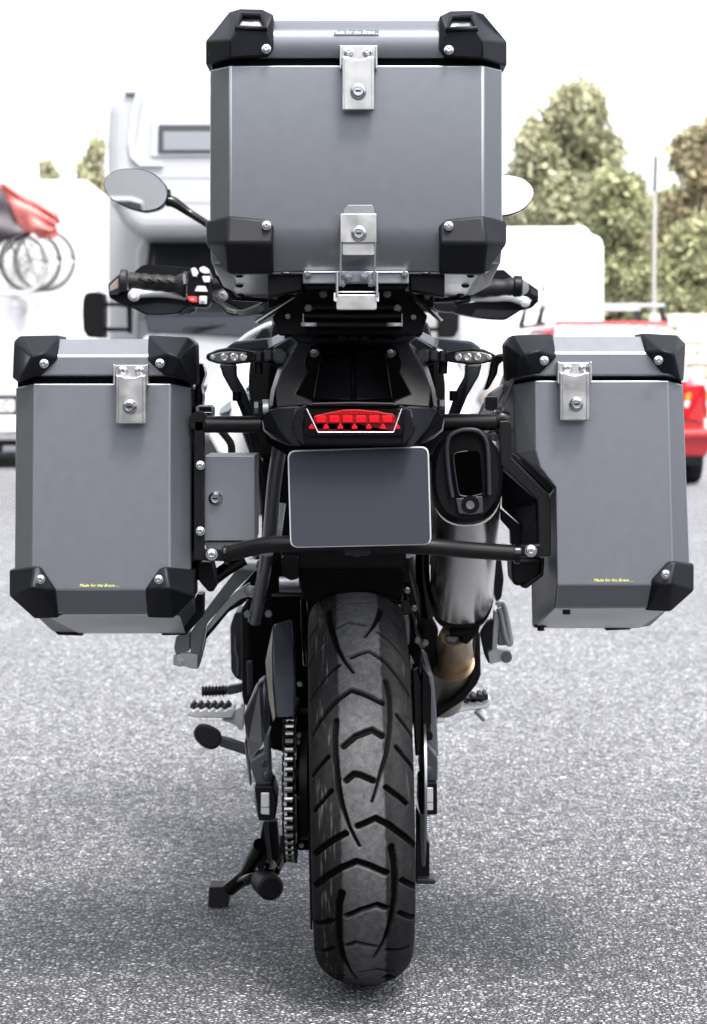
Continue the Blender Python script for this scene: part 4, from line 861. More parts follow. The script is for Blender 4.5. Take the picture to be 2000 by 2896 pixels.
# --- exhaust
def ovalring(px, py, Y, w, h, n=40, pw=2.6):
    c = P(px, py, Y); out = []
    for k in range(n):
        a = 2*PI*k/n; ca, sa = math.cos(a), math.sin(a)
        out.append(c+Vector((w*math.copysign(abs(ca)**(2/pw), ca), 0, h*math.copysign(abs(sa)**(2/pw), sa))))
    return out
def loftr(name, rings, m, parent, cap=True, smooth=45):
    n = len(rings[0]); vs = [p for r in rings for p in r]
    fs = [[i*n+k, i*n+(k+1) % n, (i+1)*n+(k+1) % n, (i+1)*n+k] for i in range(len(rings)-1) for k in range(n)]
    if cap: fs += [list(range(n))[::-1], [(len(rings)-1)*n+k for k in range(n)]]
    return obj(name, vs, fs, m, parent, smooth=smooth)
loftr('muffler', [ovalring(1320, 1360, -.245, .053, .068), ovalring(1312, 1540, -.02, .0535, .064), ovalring(1306, 1668, .16, .0535, .058), ovalring(1304, 1685, .19, .051, .054)], M['muffler'], moto)
loftr('muffler_collar', [ovalring(1306, 1676, .172, .0545, .059), ovalring(1304, 1695, .20, .052, .054), ovalring(1300, 1720, .25, .030, .03)], M['black'], moto)
loftr('muffler_cap', [ovalring(1321, 1347, -.29, .046, .063, pw=2.3), ovalring(1321, 1348, -.283, .0525, .068, pw=2.3), ovalring(1319, 1352, -.255, .0555, .0705, pw=2.3), ovalring(1319, 1353, -.24, .055, .070, pw=2.3)], M['black'], moto)
zx = frame(1200, 1180, 5.7)
# raised rim round the outlet
loop = [(455, 1290), (405, 1000), (372, 640), (370, 430), (430, 290), (580, 215), (740, 200), (880, 230), (980, 340), (1020, 480), (1040, 800), (1050, 1250)]
tube('outlet_rim', zx, [(x, y, -.297) for x, y in loop], .0036, M['greyd'], moto, seg=10)
slab('outlet_recess', zx, outline([(395, 460), (440, 330), (560, 250), (760, 235), (900, 290), (970, 420), (1030, 1290), (500, 1290)], 30), -.293, .02, M['dark'], moto, bev=.002)
slab('outlet_shade', zx, outline([(470, 560), (860, 540), (900, 600), (945, 1180), (880, 1260), (620, 1275), (550, 1230)], 40), -.296, .02, mat('bore_shade_black', (.0006, .0006, .0006), .9, spec=0.), moto, bev=.001)  # near-black slab paints the shade inside the hollow outlet
tube('outlet_lip', zx, [(x, y, -.298) for x, y in [(700, 545), (520, 575), (475, 640), (500, 900), (550, 1200), (600, 1265), (760, 1275), (930, 1235)]], .0011, M['greyd'], moto, seg=6)
slab('outlet_tongue', zx, outline([(510, 1310), (940, 1270), (950, 1540), (750, 1580), (555, 1550)], 30), -.300, .02, mat('tongue_plastic', (.022, .023, .028), .4, .3, bump=.2, bscale=700), moto, bev=.003)
lathe('screw_well', P(*zx([(745, 1403)])[0], -.301), (0, -1, 0), [(-.004, .0132), (.0005, .0132), (.0005, .0001)], M['gloss'], moto, 20)
lathe('cap_screw', P(*zx([(742, 1415)])[0], -.302), (0, -1, 0), [(0, .0062), (.002, .0062), (.002, .0044), (.0006, .004), (.0006, .0001)], M['boltgrey'], moto, 16)
slab('muffler_hanger', zE, [(255, 345), (340, 345), (210, 560), (130, 640), (60, 620), (70, 470), (200, 400)], -.15, .03, M['black'], moto, bev=.003)
tube('muffler_stay', zE, [(870, 340, -.1), (800, 420, -.1), (740, 460, -.1)], .008, M['greyd'], moto)
# down pipes
tube('exhaust_pipe', zC, [(725, 1010, .24), (735, 1120, .30), (720, 1240, .34)], [.022, .032, .038], M['pipe'], moto, seg=20)
tube('exhaust_collector', zC, [(718, 1235, .34), (680, 1400, .38), (620, 1620, .43), (590, 1740, .46)], [.0375, .041, .043, .041], M['pipe2'], moto, seg=24)
tube('pipe_weld', zC, [(715, 1335, .338), (716, 1345, .340)], .0405, M['pipe'], moto, seg=24)
tube('exhaust_elbow', zC, [(520, 1060, .35), (470, 1150, .36), (450, 1250, .38), (430, 1330, .4)], .018, M['pipe2'], moto)
slab('pipe_bracket', zC, [(650, 1035), (780, 1040), (790, 1065), (730, 1110), (650, 1095)], .2, .03, M['alud'], moto, bev=.003)
slab('pipe_cowl', zC, [(680, 970), (1040, 900), (1010, 1000), (880, 1135), (800, 1100), (810, 1050), (690, 1030)], .2, .03, M['black'], moto, bev=.004)
slab('heat_shield', zC, [(985, 1000), (1030, 990), (1040, 1470), (1000, 1570), (850, 1760), (640, 1900), (530, 1975), (520, 1860), (700, 1760), (860, 1600), (950, 1400), (975, 1200)], .36, .10, M['black'], moto, bev=.006)
slab('side_fairing_tip', zC, outline([(1200, 60), (1265, 130), (1298, 400), (1270, 600), (1215, 652), (1190, 560), (1180, 300)], 20), .6, .04, M['black'], moto, bev=.004)
# --- right passenger peg bracket
slab('peg_bracket', zC, [(1030, 1010), (1110, 880), (1170, 840), (1230, 900), (1180, 1200), (1130, 1352), (1085, 1260)], .24, .03, M['greyd'], moto, bev=.003)
slab('peg_bracket_rib', zC, outline([(1190, 760), (1210, 748), (1250, 800), (1220, 1180), (1165, 1190), (1175, 1000)], 20), .225, .03, M['alu'], moto, bev=.004)
tube('passenger_peg_loop', zC, [(1215, 690, .22), (1260, 662, .22), (1300, 690, .22), (1340, 880, .22), (1375, 1080, .22), (1350, 1115, .22), (1310, 1000, .22), (1270, 800, .22), (1240, 720, .22)], .0055, M['alu'], moto, seg=10)
slab('passenger_peg', zC, [(1225, 720), (1280, 800), (1330, 1040), (1330, 1140), (1230, 1140)], .23, .02, M['alud'], moto, bev=.002)
slab('peg_clevis', zC, outline([(1120, 1215), (1200, 1180), (1290, 1200), (1370, 1195), (1392, 1250), (1390, 1312), (1250, 1320), (1140, 1352)], 20), .215, .03, M['alu'], moto, bev=.002)
lathe('peg_pin', P(*zC([(1325, 1273)])[0], .213), (0, -1, 0), [(-.002, .010), (.001, .010), (.001, .0055), (.004, .005), (.004, .0001)], M['alud'], moto, 14)
# --- right rider peg
slab('foot_peg', zC, [(700, 1850), (835, 1772), (870, 1800), (915, 1758), (950, 1790), (995, 1750), (1035, 1785), (1080, 1740), (1150, 1735), (1162, 1800), (1110, 1848), (860, 1880), (640, 1945), (620, 2000), (540, 2025), (545, 1950)], .54, .05, M['alu'], moto, bev=.002)
slab('peg_rubber', zC, [(845, 1775), (860, 1735), (905, 1725), (925, 1760), (940, 1715), (985, 1708), (1005, 1745), (1015, 1695), (1060, 1690), (1070, 1720), (1080, 1688), (1120, 1690), (1125, 1750), (1080, 1762), (1035, 1780), (995, 1752), (950, 1788), (915, 1758), (870, 1795)], .535, .06, M['rubber'], moto, bev=.0015)
tube('peg_feeler', zC, [(990, 1870, .56), (1090, 1975, .56)], .007, M['alu'], moto)
# --- right swing arm, caliper
slab('swing_arm', zD, [(430, -420), (500, -350), (535, 0), (560, 560), (520, 560), (420, 390), (400, -100)], .02, .3, M['alud'], moto, bev=.004)
slab('swing_arm_end', zD, [(380, 400), (440, 420), (535, 545), (552, 590), (552, 835), (370, 840), (345, 700)], -.03, .08, M['swing'], moto, bev=.003)
slab('chain_adjuster', zD, outline([(345, 850), (545, 850), (548, 1215), (380, 1220), (335, 1150)], 20), -.055, .10, M['black'], moto, bev=.002)
slab('adjuster_window', zD, [(403, 908), (500, 908), (500, 1165), (403, 1165)], -.057, .01, M['alu'], moto)
slab('adjuster_mark', zD, [(403, 1070), (500, 1070), (500, 1076), (403, 1076)], -.0578, .01, M['black'], moto, bev=0)
slab('brake_caliper', zD, outline([(385, -450), (450, -350), (478, -200), (478, 180), (460, 240), (390, 245), (380, 0)], 14), -.07, .10, M['black'], moto, bev=.004)
slab('caliper_bracket', zD, [(255, -440), (330, -440), (400, -230), (385, 520), (300, 560), (280, 200)], -.02, .02, M['gloss'], moto, bev=.003)
slab('caliper_bolt_boss', zD, outline([(385, 290), (485, 285), (497, 310), (495, 360), (480, 375), (385, 385)], 10), -.05, .05, M['black'], moto, bev=.003)
slab('sensor_ring', zD, [(215, -560), (240, -600), (290, -480), (300, -300), (262, -180), (240, -300)], .0, .02, M['gloss'], moto, bev=.004)
slab('brake_hose_guard', zD, [(228, -530), (262, -540), (275, -330), (245, -210), (235, -400)], -.01, .02, M['alud'], moto, bev=.003)
lathe('plug', P(*zD([(430, 720)])[0], -.031), (.3, -1, 0), [(-.004, .009), (.003, .009), (.004, .007), (.004, .0001)], M['swing'], moto, 14)
sp = [P(*zD([(430+math.cos(k*PI/4)*42, 1225+k*3.2)])[0], .1+math.sin(k*PI/4)*.01) for k in range(56)]
v, f = ringtube(sp, .0019, 6); obj('stand_spring', v, f, M['chrome'], moto, smooth=True)
slab('spring_hook', zD, [(400, 1385), (440, 1385), (470, 1470), (465, 1560), (430, 1500)], .1, .01, M['alu'], moto, bev=.002)
slab('centre_stand_leg', zD, [(308, 1130), (330, 1160), (390, 1330), (440, 1460), (460, 1520), (460, 1925), (305, 1945)], .12, .03, M['black'], moto, bev=.003)
slab('centre_stand_foot', zD, [(305, 1935), (440, 1935), (530, 1952), (532, 2000), (305, 2003)], .10, .05, M['greyd'], moto, bev=.003)
# jumble between tyre and muffler
slab('inner_guard', zC, [(200, 75), (420, 75), (420, 700), (560, 950), (540, 1300), (400, 1700), (250, 1600), (120, 700), (170, 400)], .30, .05, M['dark'], moto, bev=.004)
tube('subframe_tube', zC, [(230, 110, .2), (290, 300, .22), (350, 560, .24), (400, 760, .28)], .010, M['tubegrey'], moto)
tube('subframe_tube', zC, [(380, 80, .1), (385, 400, .12), (440, 800, .15)], .012, M['gloss'], moto)
tube('brake_hose', zC, [(185, 430, .1), (205, 650, .1), (260, 780, .12), (300, 1000, .15), (380, 1140, .2)], .006, M['gloss'], moto, seg=8)
for x, y in ((205, 520), (285, 720), (410, 1110), (320, 1080)): bolt(*zC([(x, y)])[0], .08, .007, moto, kind='hex')
slab('reservoir', zC, outline([(140, 640), (230, 620), (250, 760), (200, 800), (140, 790)], 14), .05, .03, M['gloss'], moto, bev=.004)
slab('shock_linkage', zC, outline([(95, 700), (140, 700), (230, 850), (235, 1100), (210, 1150), (160, 950)], 14), .12, .03, M['alud'], moto, bev=.004)
# --- luggage rack
slab('rack_plate', zM, [(92, 480), (350, 240), (1240, 240), (1440, 470), (1392, 640), (150, 640)], -.25, .03, M['black'], moto, bev=.002)
slab('rack_mount', zM, [(358, 92), (1280, 92), (1280, 192), (358, 192)], -.425, .03, M['alud'], moto, bev=.002)
slab('rack_mount_lip', zM, [(375, 82), (1262, 82), (1275, 92), (1262, 98), (375, 98), (362, 92)], -.43, .02, M['alu'], moto, bev=.001)
slab('rack_box', zM, [(690, 92), (960, 92), (950, 180), (700, 180)], -.44, .02, M['alud'], moto, bev=.002)
both('rack_side', z2, [(362, 487), (525, 487), (525, 565), (362, 600)], -.40, .05, M['black'], 778)
slab('rack_front', zM, [(355, 200), (1282, 200), (1240, 245), (395, 245)], -.42, .04, M['dark'], moto, bev=.002)
slab('rack_shelf', zM, [(365, 385), (1215, 385), (1215, 555), (365, 555)], -.275, .03, M['black'], moto, bev=.003)
for x in (362, 1218): tube('rack_shelf_edge', zM, [(x, 450, -.278), (x, 545, -.278)], .0012, M['alu'], moto, seg=6)
for y, Y in ((392, -.28), (470, -.278), (548, -.282)): tube('rack_tube', zM, [(370, y, Y), (1212, y, Y)], .0065, M['frame'], moto, seg=12)
slab('rack_wing', zM, [(345, 250), (372, 262), (-30, 530), (-70, 520), (-60, 505)], -.30, .05, M['frame'], moto, bev=.001)
slab('rack_wing', zM, [(1290, 250), (1330, 285), (1576, 507), (1562, 520), (1330, 320), (1260, 262)], -.30, .05, M['frame'], moto, bev=.001)
slab('rack_wing_edge', zM, [(275, 310), (285, 314), (-45, 532), (-70, 525)], -.302, .003, M['alu'], moto, bev=.0005)
slab('rack_wing_edge', zM, [(1470, 420), (1478, 412), (1578, 505), (1562, 520)], -.302, .003, M['alu'], moto, bev=.0005)
both('rack_ear', zM, [(55, 285), (300, 285), (90, 400), (55, 400)], -.22, .02, M['black'], 776)
both('rack_ear_edge', zM, [(55, 278), (285, 278), (285, 286), (55, 286)], -.235, .02, M['alud'], 776, bev=.0005)
for x, y in ((400, 112), (1240, 112), (228, 475), (1318, 482), (118, 302), (1435, 302)): bolt(*zM([(x, y)])[0], -.428 if y < 200 else -.262, .0062, moto, 'alu', kind='hex')
for x, y in ((750, 125), (890, 125)): bolt(*zM([(x, y)])[0], -.443, .0075, moto, 'alud', kind='hex')
for x, y in ((535, 280), (1090, 280), (405, 402), (1180, 402)): bolt(*zM([(x, y)])[0], -.285, .0072, moto, 'chrome', kind='hex')
for x in (412, 1155): cyl('rack_spacer', P(*zM([(x, 528)])[0], -.30), P(*zM([(x, 564)])[0], -.30), .0118, M['alu'], moto, bev=.001)
# hanging latch bail belongs to the top case
slab('latch_base', zM, outline([(648, 285), (1000, 285), (1000, 420), (648, 420)], 22), -.455, .02, M['steel'], top, bev=.002)
slab('latch_base_lip', zM, [(665, 256), (985, 256), (985, 268), (665, 268)], -.45, .02, M['alu'], top, bev=.001)
for x in (655, 1002): tube('latch_bail', zM, [(x, 95, -.458), (x, 300, -.458)], .0022, M['chrome'], top, seg=8)
for x in (640, 1005): slab('latch_hinge', zM, outline([(x-14, 270), (x+14, 270), (x+14, 350), (x-14, 340)], 8), -.457, .012, M['alu'], top, bev=.001)
for x, y in ((700, 190), (950, 190)): bolt(*zM([(x, y)])[0], -.444, .006, moto, 'alu', kind='hex')
# --- handlebar, left
HY = .80
slab('hand_guard', zH, outline([(85, 438), (200, 395), (300, 400), (850, 460), (915, 590), (830, 625), (740, 622), (600, 638), (440, 632), (300, 562), (190, 520), (110, 480)], 24), HY+.03, .05, M['black'], moto, bev=.008, seg=3)
slab('hand_guard_face', zH, outline([(300, 545), (560, 520), (830, 545), (740, 612), (600, 626), (450, 620)], 24), HY+.024, .02, M['greyd'], moto, bev=.004)
slab('hand_guard_strut', zH, [(745, 625), (830, 555), (905, 570), (790, 632)], HY+.015, .02, M['greyd'], moto, bev=.002)
slab('hand_guard_end', zH, outline([(85, 345), (190, 250), (205, 400), (180, 440), (92, 440)], 10), HY+.005, .04, M['greyd'], moto, bev=.004)
slab('hand_guard_window', zH, [(98, 362), (180, 285), (186, 385), (98, 418)], HY+.002, .01, mat('bronze_reflect', (.20, .16, .13), .4, .2), moto, bev=.002)
slab('hand_guard_fin', zH, outline([(325, 235), (400, 170), (460, 155), (860, 188), (900, 270), (700, 285)], 18), HY+.06, .05, M['black'], moto, bev=.006, seg=3)
def grip(fr, a, b, r, Y):
    A_, B_ = P(*fr([a])[0], Y), P(*fr([b])[0], Y); n = 26; path = [A_+(B_-A_)*k/n for k in range(n+1)]
    rad = [r*(1+.06*math.sin(k*1.1)) if 2 < k < 23 else r*(1.12 if k < 3 else 1.05+.12*(k-22)) for k in range(n+1)]
    v, f = ringtube(path, rad, 20); return obj('handlebar_grip', v, f, M['rubber'], moto, smooth=50)
grip(zH, (285, 312), (800, 348), .0160, HY)
for k in range(5):
    tube('grip_groove', zH, [(370+k*90, 285+k*6, HY-.0165), (430+k*90, 318+k*6, HY-.0172), (520+k*80, 330+k*5, HY-.0165)], .0012, M['dark'], moto, seg=6)
cyl('bar_end', P(*zH([(200, 305)])[0], HY), P(*zH([(268, 308)])[0], HY), .0225, M['greyd'], moto, r2=.0225, bev=.003)
cyl('grip_flange', P(*zH([(785, 345)])[0], HY), P(*zH([(825, 348)])[0], HY), .026, M['rubber'], moto, bev=.003)
slab('flange_badge', zH, outline([(790, 245), (815, 250), (822, 330), (800, 352), (786, 300)], 8), HY-.029, .004, M['alud'], moto, bev=.001)
tube('clutch_lever', zH, [(305, 435, HY-.01), (450, 428, HY), (640, 430, HY+.01), (820, 468, HY+.02)], [.011, .0085, .009, .007], M['alu'], moto)
lathe('lever_ball', P(*zH([(330, 450)])[0], HY-.01), (0, -1, 0), [(-.01, .006), (-.005, .012), (.005, .012), (.010, .006), (.010, .0001)], M['alu'], moto, 16)
sw = slab('switch_box', zH, outline([(835, 235), (875, 195), (1030, 205), (1062, 300), (1055, 500), (1025, 565), (860, 560), (835, 440)], 26), HY-.04, .06, M['black'], moto, bev=.008, seg=3)
for pts, m_, Y_ in (([(862, 200), (900, 185), (935, 235), (918, 275), (880, 270)], 'button', .052), ([(945, 190), (985, 175), (1030, 200), (1038, 240), (990, 245), (950, 225)], 'button', .052),
                    ([(968, 268), (1045, 268), (1040, 325), (985, 325)], 'button', .052), ([(900, 410), (922, 360), (1000, 362), (1022, 415)], 'button', .050), ([(832, 460), (922, 460), (922, 514), (870, 512), (835, 490)], 'redb', .050), ([(942, 455), (1015, 455), (1012, 530), (942, 528)], 'button', .046)):
    slab('switch_button', zH, outline(pts, 8), HY-Y_, .02, M[m_], sw, bev=.002)
slab('switch_button', zH, outline([(955, 468), (998, 468), (996, 508), (957, 506)], 6), HY-.052, .02, M['alu'], sw, bev=.002)
slab('hazard_mark', zH, outline([(864, 478), (892, 478), (892, 494), (864, 494)], 6), HY-.0512, .01, M['platew'], sw, bev=0)
tube('handlebar', zH, [(1050, 350, HY), (1300, 330, HY+.03), (1600, 420, HY+.05), (2100, 480, HY+.08), (2700, 480, HY+.08), (3100, 380, HY+.03), (3380, 360, HY)], .012, M['black'], moto)
for i, (o1, o2) in enumerate(((0, 0), (25, 20), (-15, 45))):
    tube('cable', zH, [(1050, 440+o1, HY), (1120, 500+o1, HY), (1200, 575+o2*.5, HY), (1300, 605+o2*.3, HY), (1420, 600+o1, HY+.02), (1540, 545+o1, HY+.05)], .0045, M['gloss'], moto, seg=8)
bolt(*zH([(1160, 452)])[0], HY+.01, .011, moto, 'alud')
slab('bar_mount', ID, [(590, 830), (680, 800), (1300, 800), (1340, 850), (1250, 880), (700, 890)], HY+.12, .08, M['black'], moto, bev=.006)
# --- handlebar, right
slab('hand_guard', zR, outline([(420, 560), (500, 505), (800, 462), (1300, 478), (1440, 440), (1445, 470), (1370, 545), (1240, 575), (1060, 690), (850, 682), (640, 650), (440, 610)], 26), HY+.03, .05, M['black'], moto, bev=.008, seg=3)
slab('hand_guard_face', zR, outline([(650, 640), (700, 560), (1000, 575), (1220, 575), (1055, 672), (850, 668)], 26), HY+.024, .02, M['greyd'], moto, bev=.004)
slab('hand_guard_end', zR, outline([(1225, 205), (1270, 215), (1440, 335), (1445, 440), (1390, 455), (1270, 400)], 14), HY+.005, .04, M['black'], moto, bev=.005)
slab('hand_guard_window', zR, outline([(1350, 300), (1430, 350), (1430, 420), (1345, 375)], 6), HY+.0, .01, M['greyd'], moto, bev=.003)
slab('hand_guard_fin', zR, outline([(700, 110), (850, 98), (1030, 92), (1150, 195), (1150, 240), (700, 250)], 20), HY+.06, .05, M['black'], moto, bev=.006, seg=3)
grip(zR, (1150, 300), (380, 330), .0162, HY)
cyl('bar_end', P(*zR([(1140, 300)])[0], HY), P(*zR([(1245, 305)])[0], HY), .0235, M['black'], moto, bev=.003)
lathe('bar_end_face', P(*zR([(1248, 305)])[0], HY-.012), (.5, -1, 0), [(0, .015), (.002, .015), (.003, .009), (.003, .0001)], M['alud'], moto, 20)
tube('brake_lever', zR, [(640, 440, HY+.02), (900, 432, HY+.01), (1100, 425, HY), (1270, 465, HY-.01)], [.006, .008, .008, .010], M['alu'], moto)
lathe('lever_ball', P(*zR([(1285, 482)])[0], HY-.012), (0, -1, 0), [(-.01, .006), (-.005, .010), (.005, .010), (.008, .005), (.008, .0001)], M['alu'], moto, 16)
slab('switch_box', zR, outline([(200, 490), (440, 480), (470, 560), (430, 600), (290, 590), (210, 560)], 20), HY-.02, .06, M['black'], moto, bev=.008)
# --- mirrors
zmm = frame(0, 400, 2.568)
mo = outline([(745, 310), (768, 250), (840, 203), (950, 190), (1060, 200), (1150, 250), (1212, 325), (1226, 385), (1210, 445), (1160, 492), (1060, 517), (960, 497), (850, 452), (780, 400)], 60, 4)
c0 = (985, 352)
def mirror(fr, o, c0, Y, tilt, scale=.955):
    a = slab('mirror_housing', fr, o, Y, .035, M['gloss'], moto, bev=.006, seg=3)
    q = [(c0[0]+(x-c0[0])*scale, c0[1]+(y-c0[1])*(scale-.02)) for x, y in o]
    pc = P(*fr([c0])[0], Y-.003); w = [P(*p, Y-.003)-pc for p in fr(q)]
    R_ = Matrix.Rotation(tilt[0], 3, 'X') @ Matrix.Rotation(tilt[1], 3, 'Z')
    v = [pc+(R_ @ x)+Vector((0, -.004, 0)) for x in w]; n = len(v); v += [x+Vector((0, .006, 0)) for x in v]
    g = obj('mirror_glass', v, [list(range(n)), list(range(2*n-1, n-1, -1))]+[[i, (i+1) % n, n+(i+1) % n, n+i] for i in range(n)], M['mirror'], a)
mirror(zmm, mo, c0, .84, (math.radians(.0), math.radians(2)))
tube('mirror_stem', zmm, [(1215, 430, .86), (1270, 445, .86), (1380, 520, .86), (1520, 610, .84), (1600, 680, .82)], [.012, .011, .008, .0075, .0075], M['gloss'], moto)
slab('mirror_pivot', zmm, outline([(1205, 350), (1235, 345), (1240, 420), (1222, 450), (1205, 440)], 8), .85, .03, M['gloss'], moto, bev=.003)
zr8 = frame(1380, 200, 1.926)
mo2 = [(p[0], p[1]) for p in outline([(-110, 660), (-60, 600), (30, 565), (120, 560), (200, 583), (245, 630), (255, 668), (235, 720), (180, 770), (90, 797), (0, 790), (-90, 730)], 50, 4)]
mirror(zr8, mo2, (75, 678), .84, (math.radians(-9), math.radians(-2)))
tube('mirror_stem', zr8, [(-90, 730, .86), (-200, 860, .84), (-300, 1000, .82)], .008, M['gloss'], moto)
# --- tank and side fairing
fa = shell('side_fairing', ID, [(585, 1225, .62), (572, 1130, .66), (600, 1060, .68), (660, 1010, .70), (740, 960, .74), (820, 940, .78), (820, 1320, .60), (700, 1320, .55), (620, 1290, .56), (700, 1100, .58)],
      [[0, 1, 2, 9], [2, 3, 4, 9], [4, 5, 6, 9], [6, 7, 8, 9], [8, 0, 9]], .06, M['fair'], moto, bev=.008, seg=3)
fb = shell('side_fairing', ID, [(1330, 1225, .62), (1335, 1130, .66), (1310, 1060, .68), (1280, 1010, .70), (1240, 960, .74), (1180, 940, .78), (1180, 1320, .60), (1240, 1320, .55), (1300, 1290, .56), (1240, 1100, .58)],
      [[9, 2, 1, 0], [9, 4, 3, 2], [9, 6, 5, 4], [9, 8, 7, 6], [9, 0, 8]], .06, M['fair'], moto, bev=.008, seg=3)
for pts in ([(470, 1540), (510, 1420), (670, 1290), (690, 1430), (640, 1480)], [(930, 1090), (1010, 1000), (1130, 960), (1225, 995), (1150, 1060), (1050, 1075)], [(945, 1160), (1005, 1135), (1040, 1230), (1000, 1330), (975, 1300), (1005, 1220)], [(1085, 1210), (1110, 1130), (1210, 1090), (1190, 1150), (1140, 1180), (1120, 1290), (1080, 1300)]):
    slab('fairing_decal', zS, pts, .567, .06, M['decal'], fa, bev=.001)
slab('windscreen_trim', ID, [(690, 1000), (740, 930), (760, 925), (770, 960), (740, 965)], .72, .02, M['black'], moto, bev=.003)
tube('windscreen_edge', ID, [(660, 985, .9), (700, 950, .9), (745, 925, .9), (770, 915, .9)], .006, M['fair'], moto)
slab('tank', ID, outline([(720, 960), (1230, 960), (1260, 1060), (1260, 1300), (720, 1300), (700, 1060)], 40), .42, .35, M['dark'], moto, bev=.03, seg=3)
0 and slab('light_strip', zS, [(800, 1480), (850, 1500), (900, 1600), (870, 1600), (700, 1590), (730, 1540)], .5, .02, M['amber'], moto, bev=.001)

# ------------------------------------------------------------------ background vehicles
def DP(px, py, d): return P(px, py, CAM_Y+d)
M['gel'] = mat('shaded_white_gelcoat', (.31, .315, .33), .4, coat=.15)  # white body greyed; the shade on its front is put into the colour
# --- motorhome facing the camera
DA = 15.0; sA = FPX/DA
mh = root('motorhome', tuple(Vector((DP(750, 1085, DA).x, CAM_Y+DA+3, 0))), 'white motorhome with a rounded pod over its cab, nose-on behind the motorcycle', 'motorhome')
def mslab(name, pts, dd, depth, m, par=mh, bev=.02, r=0, seg=3):
    if r: pts = outline(pts, r, 5)
    q = [P(x, y, CAM_Y+DA+dd) for x, y in pts]
    n = len(q); v = q+[x+Vector((0, depth, 0)) for x in q]
    return obj(name, v, [list(range(n)), list(range(2*n-1, n-1, -1))]+[[i, (i+1) % n, n+(i+1) % n, n+i] for i in range(n)], m, par, bev=bev, seg=seg)
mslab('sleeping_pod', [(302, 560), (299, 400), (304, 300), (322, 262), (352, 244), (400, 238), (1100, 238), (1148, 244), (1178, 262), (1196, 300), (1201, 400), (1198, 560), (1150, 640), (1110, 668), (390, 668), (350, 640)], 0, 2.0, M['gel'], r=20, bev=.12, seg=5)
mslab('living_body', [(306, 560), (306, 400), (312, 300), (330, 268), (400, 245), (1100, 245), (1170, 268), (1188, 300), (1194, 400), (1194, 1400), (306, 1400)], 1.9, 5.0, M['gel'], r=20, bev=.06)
pw = mslab('pod_window', [(432, 338), (1070, 338), (1070, 442), (426, 442)], -.015, .06, M['grey'], r=8, bev=.006)
mslab('window_pane', [(448, 352), (1054, 352), (1054, 432), (446, 432)], -.03, .03, M['glassd'], pw, r=6, bev=.004)
mslab('window_blind', [(462, 372), (1042, 372), (1042, 424), (462, 424)], -.04, .02, mat('window_blind', (.17, .18, .20), .4), pw, r=5, bev=.003)
mslab('pod_stripe', [(386, 248), (404, 248), (388, 330), (378, 400), (382, 440), (400, 462), (460, 464), (460, 470), (395, 470), (368, 445), (362, 400), (372, 320)], -.03, .05, M['grey'], bev=.004)
mslab('pod_marker', [(352, 256), (382, 256), (382, 264), (352, 264)], -.03, .05, M['decal'], bev=.002)
for y in (500, 570): mslab('panel_seam', [(312, y), (1190, y), (1190, y+1.6), (312, y+1.6)], -.005, .02, M['grey'], bev=0)
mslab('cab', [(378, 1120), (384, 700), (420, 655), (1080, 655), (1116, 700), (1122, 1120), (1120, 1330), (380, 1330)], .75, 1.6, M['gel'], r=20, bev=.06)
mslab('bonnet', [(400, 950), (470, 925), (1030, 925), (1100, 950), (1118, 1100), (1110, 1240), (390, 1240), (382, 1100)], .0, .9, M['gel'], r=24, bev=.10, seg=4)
q = [(432, 672, .72), (1068, 672, .72), (1098, 900, .35), (402, 900, .35)]
def mpoly(name, pts, m, depth=.04, par=mh, bev=.01):
    v = []
    for x, y, dd in pts:
        v.append(P(x, y, CAM_Y+DA+dd))
    n = len(v); v += [x+Vector((0, depth, 0)) for x in v]
    return obj(name, v, [list(range(n)), list(range(2*n-1, n-1, -1))]+[[i, (i+1) % n, n+(i+1) % n, n+i] for i in range(n)], m, par, bev=bev)
mpoly('windscreen_frame', [(424, 664, .70), (1076, 664, .70), (1108, 905, .30), (392, 905, .30)], M['greyd'])
mpoly('windscreen', [(440, 680, .67), (1060, 680, .67), (1090, 890, .28), (410, 890, .28)], M['glassd'])
mpoly('wiper_cowl', [(410, 893, .05), (1090, 893, .05), (1080, 945, -.02), (750, 955, -.04), (420, 938, -.02)], mat('slate_cowl', (.012, .014, .020), .6, spec=.1))
for a, b in (((520, 930), (760, 905)), ((760, 932), (980, 905))):
    p0 = P(a[0], a[1], CAM_Y+DA); p1 = P(b[0], b[1], CAM_Y+DA); p0.y = CAM_Y+DA-.06; p1.y = CAM_Y+DA+.1
    cyl('wiper', p0, p1, .012, M['black'], mh, 8)
mslab('grille', [(520, 1090), (980, 1090), (960, 1180), (540, 1180)], -.03, .05, M['greyd'], r=10)
mslab('bumper', [(385, 1235), (1115, 1235), (1110, 1350), (390, 1350)], -.05, .3, M['greyd'], r=16, bev=.03)
for x in (455, 1045): mslab('headlight', [(x-55, 1020), (x+50, 1040), (x+55, 1120), (x-50, 1110)], -.02, .1, M['clear'], r=16)
for x in (450, 1050):
    c = P(x, 1390, CAM_Y+DA); lathe('wheel', Vector((c.x-.1, CAM_Y+DA+.8, .34)), (1, 0, 0), [(0, .2), (0, .32), (.03, .34), (.17, .34), (.2, .32), (.2, .2)], M['tyre2'], mh, 28)
for x in (360, 1140):
    c = P(x, 1390, CAM_Y+DA); lathe('wheel', Vector((c.x-.1, CAM_Y+DA+5.2, .34)), (1, 0, 0), [(0, .2), (0, .32), (.03, .34), (.17, .34), (.2, .32), (.2, .2)], M['tyre2'], mh, 28)
zd = frame(0, 480, 4.444)
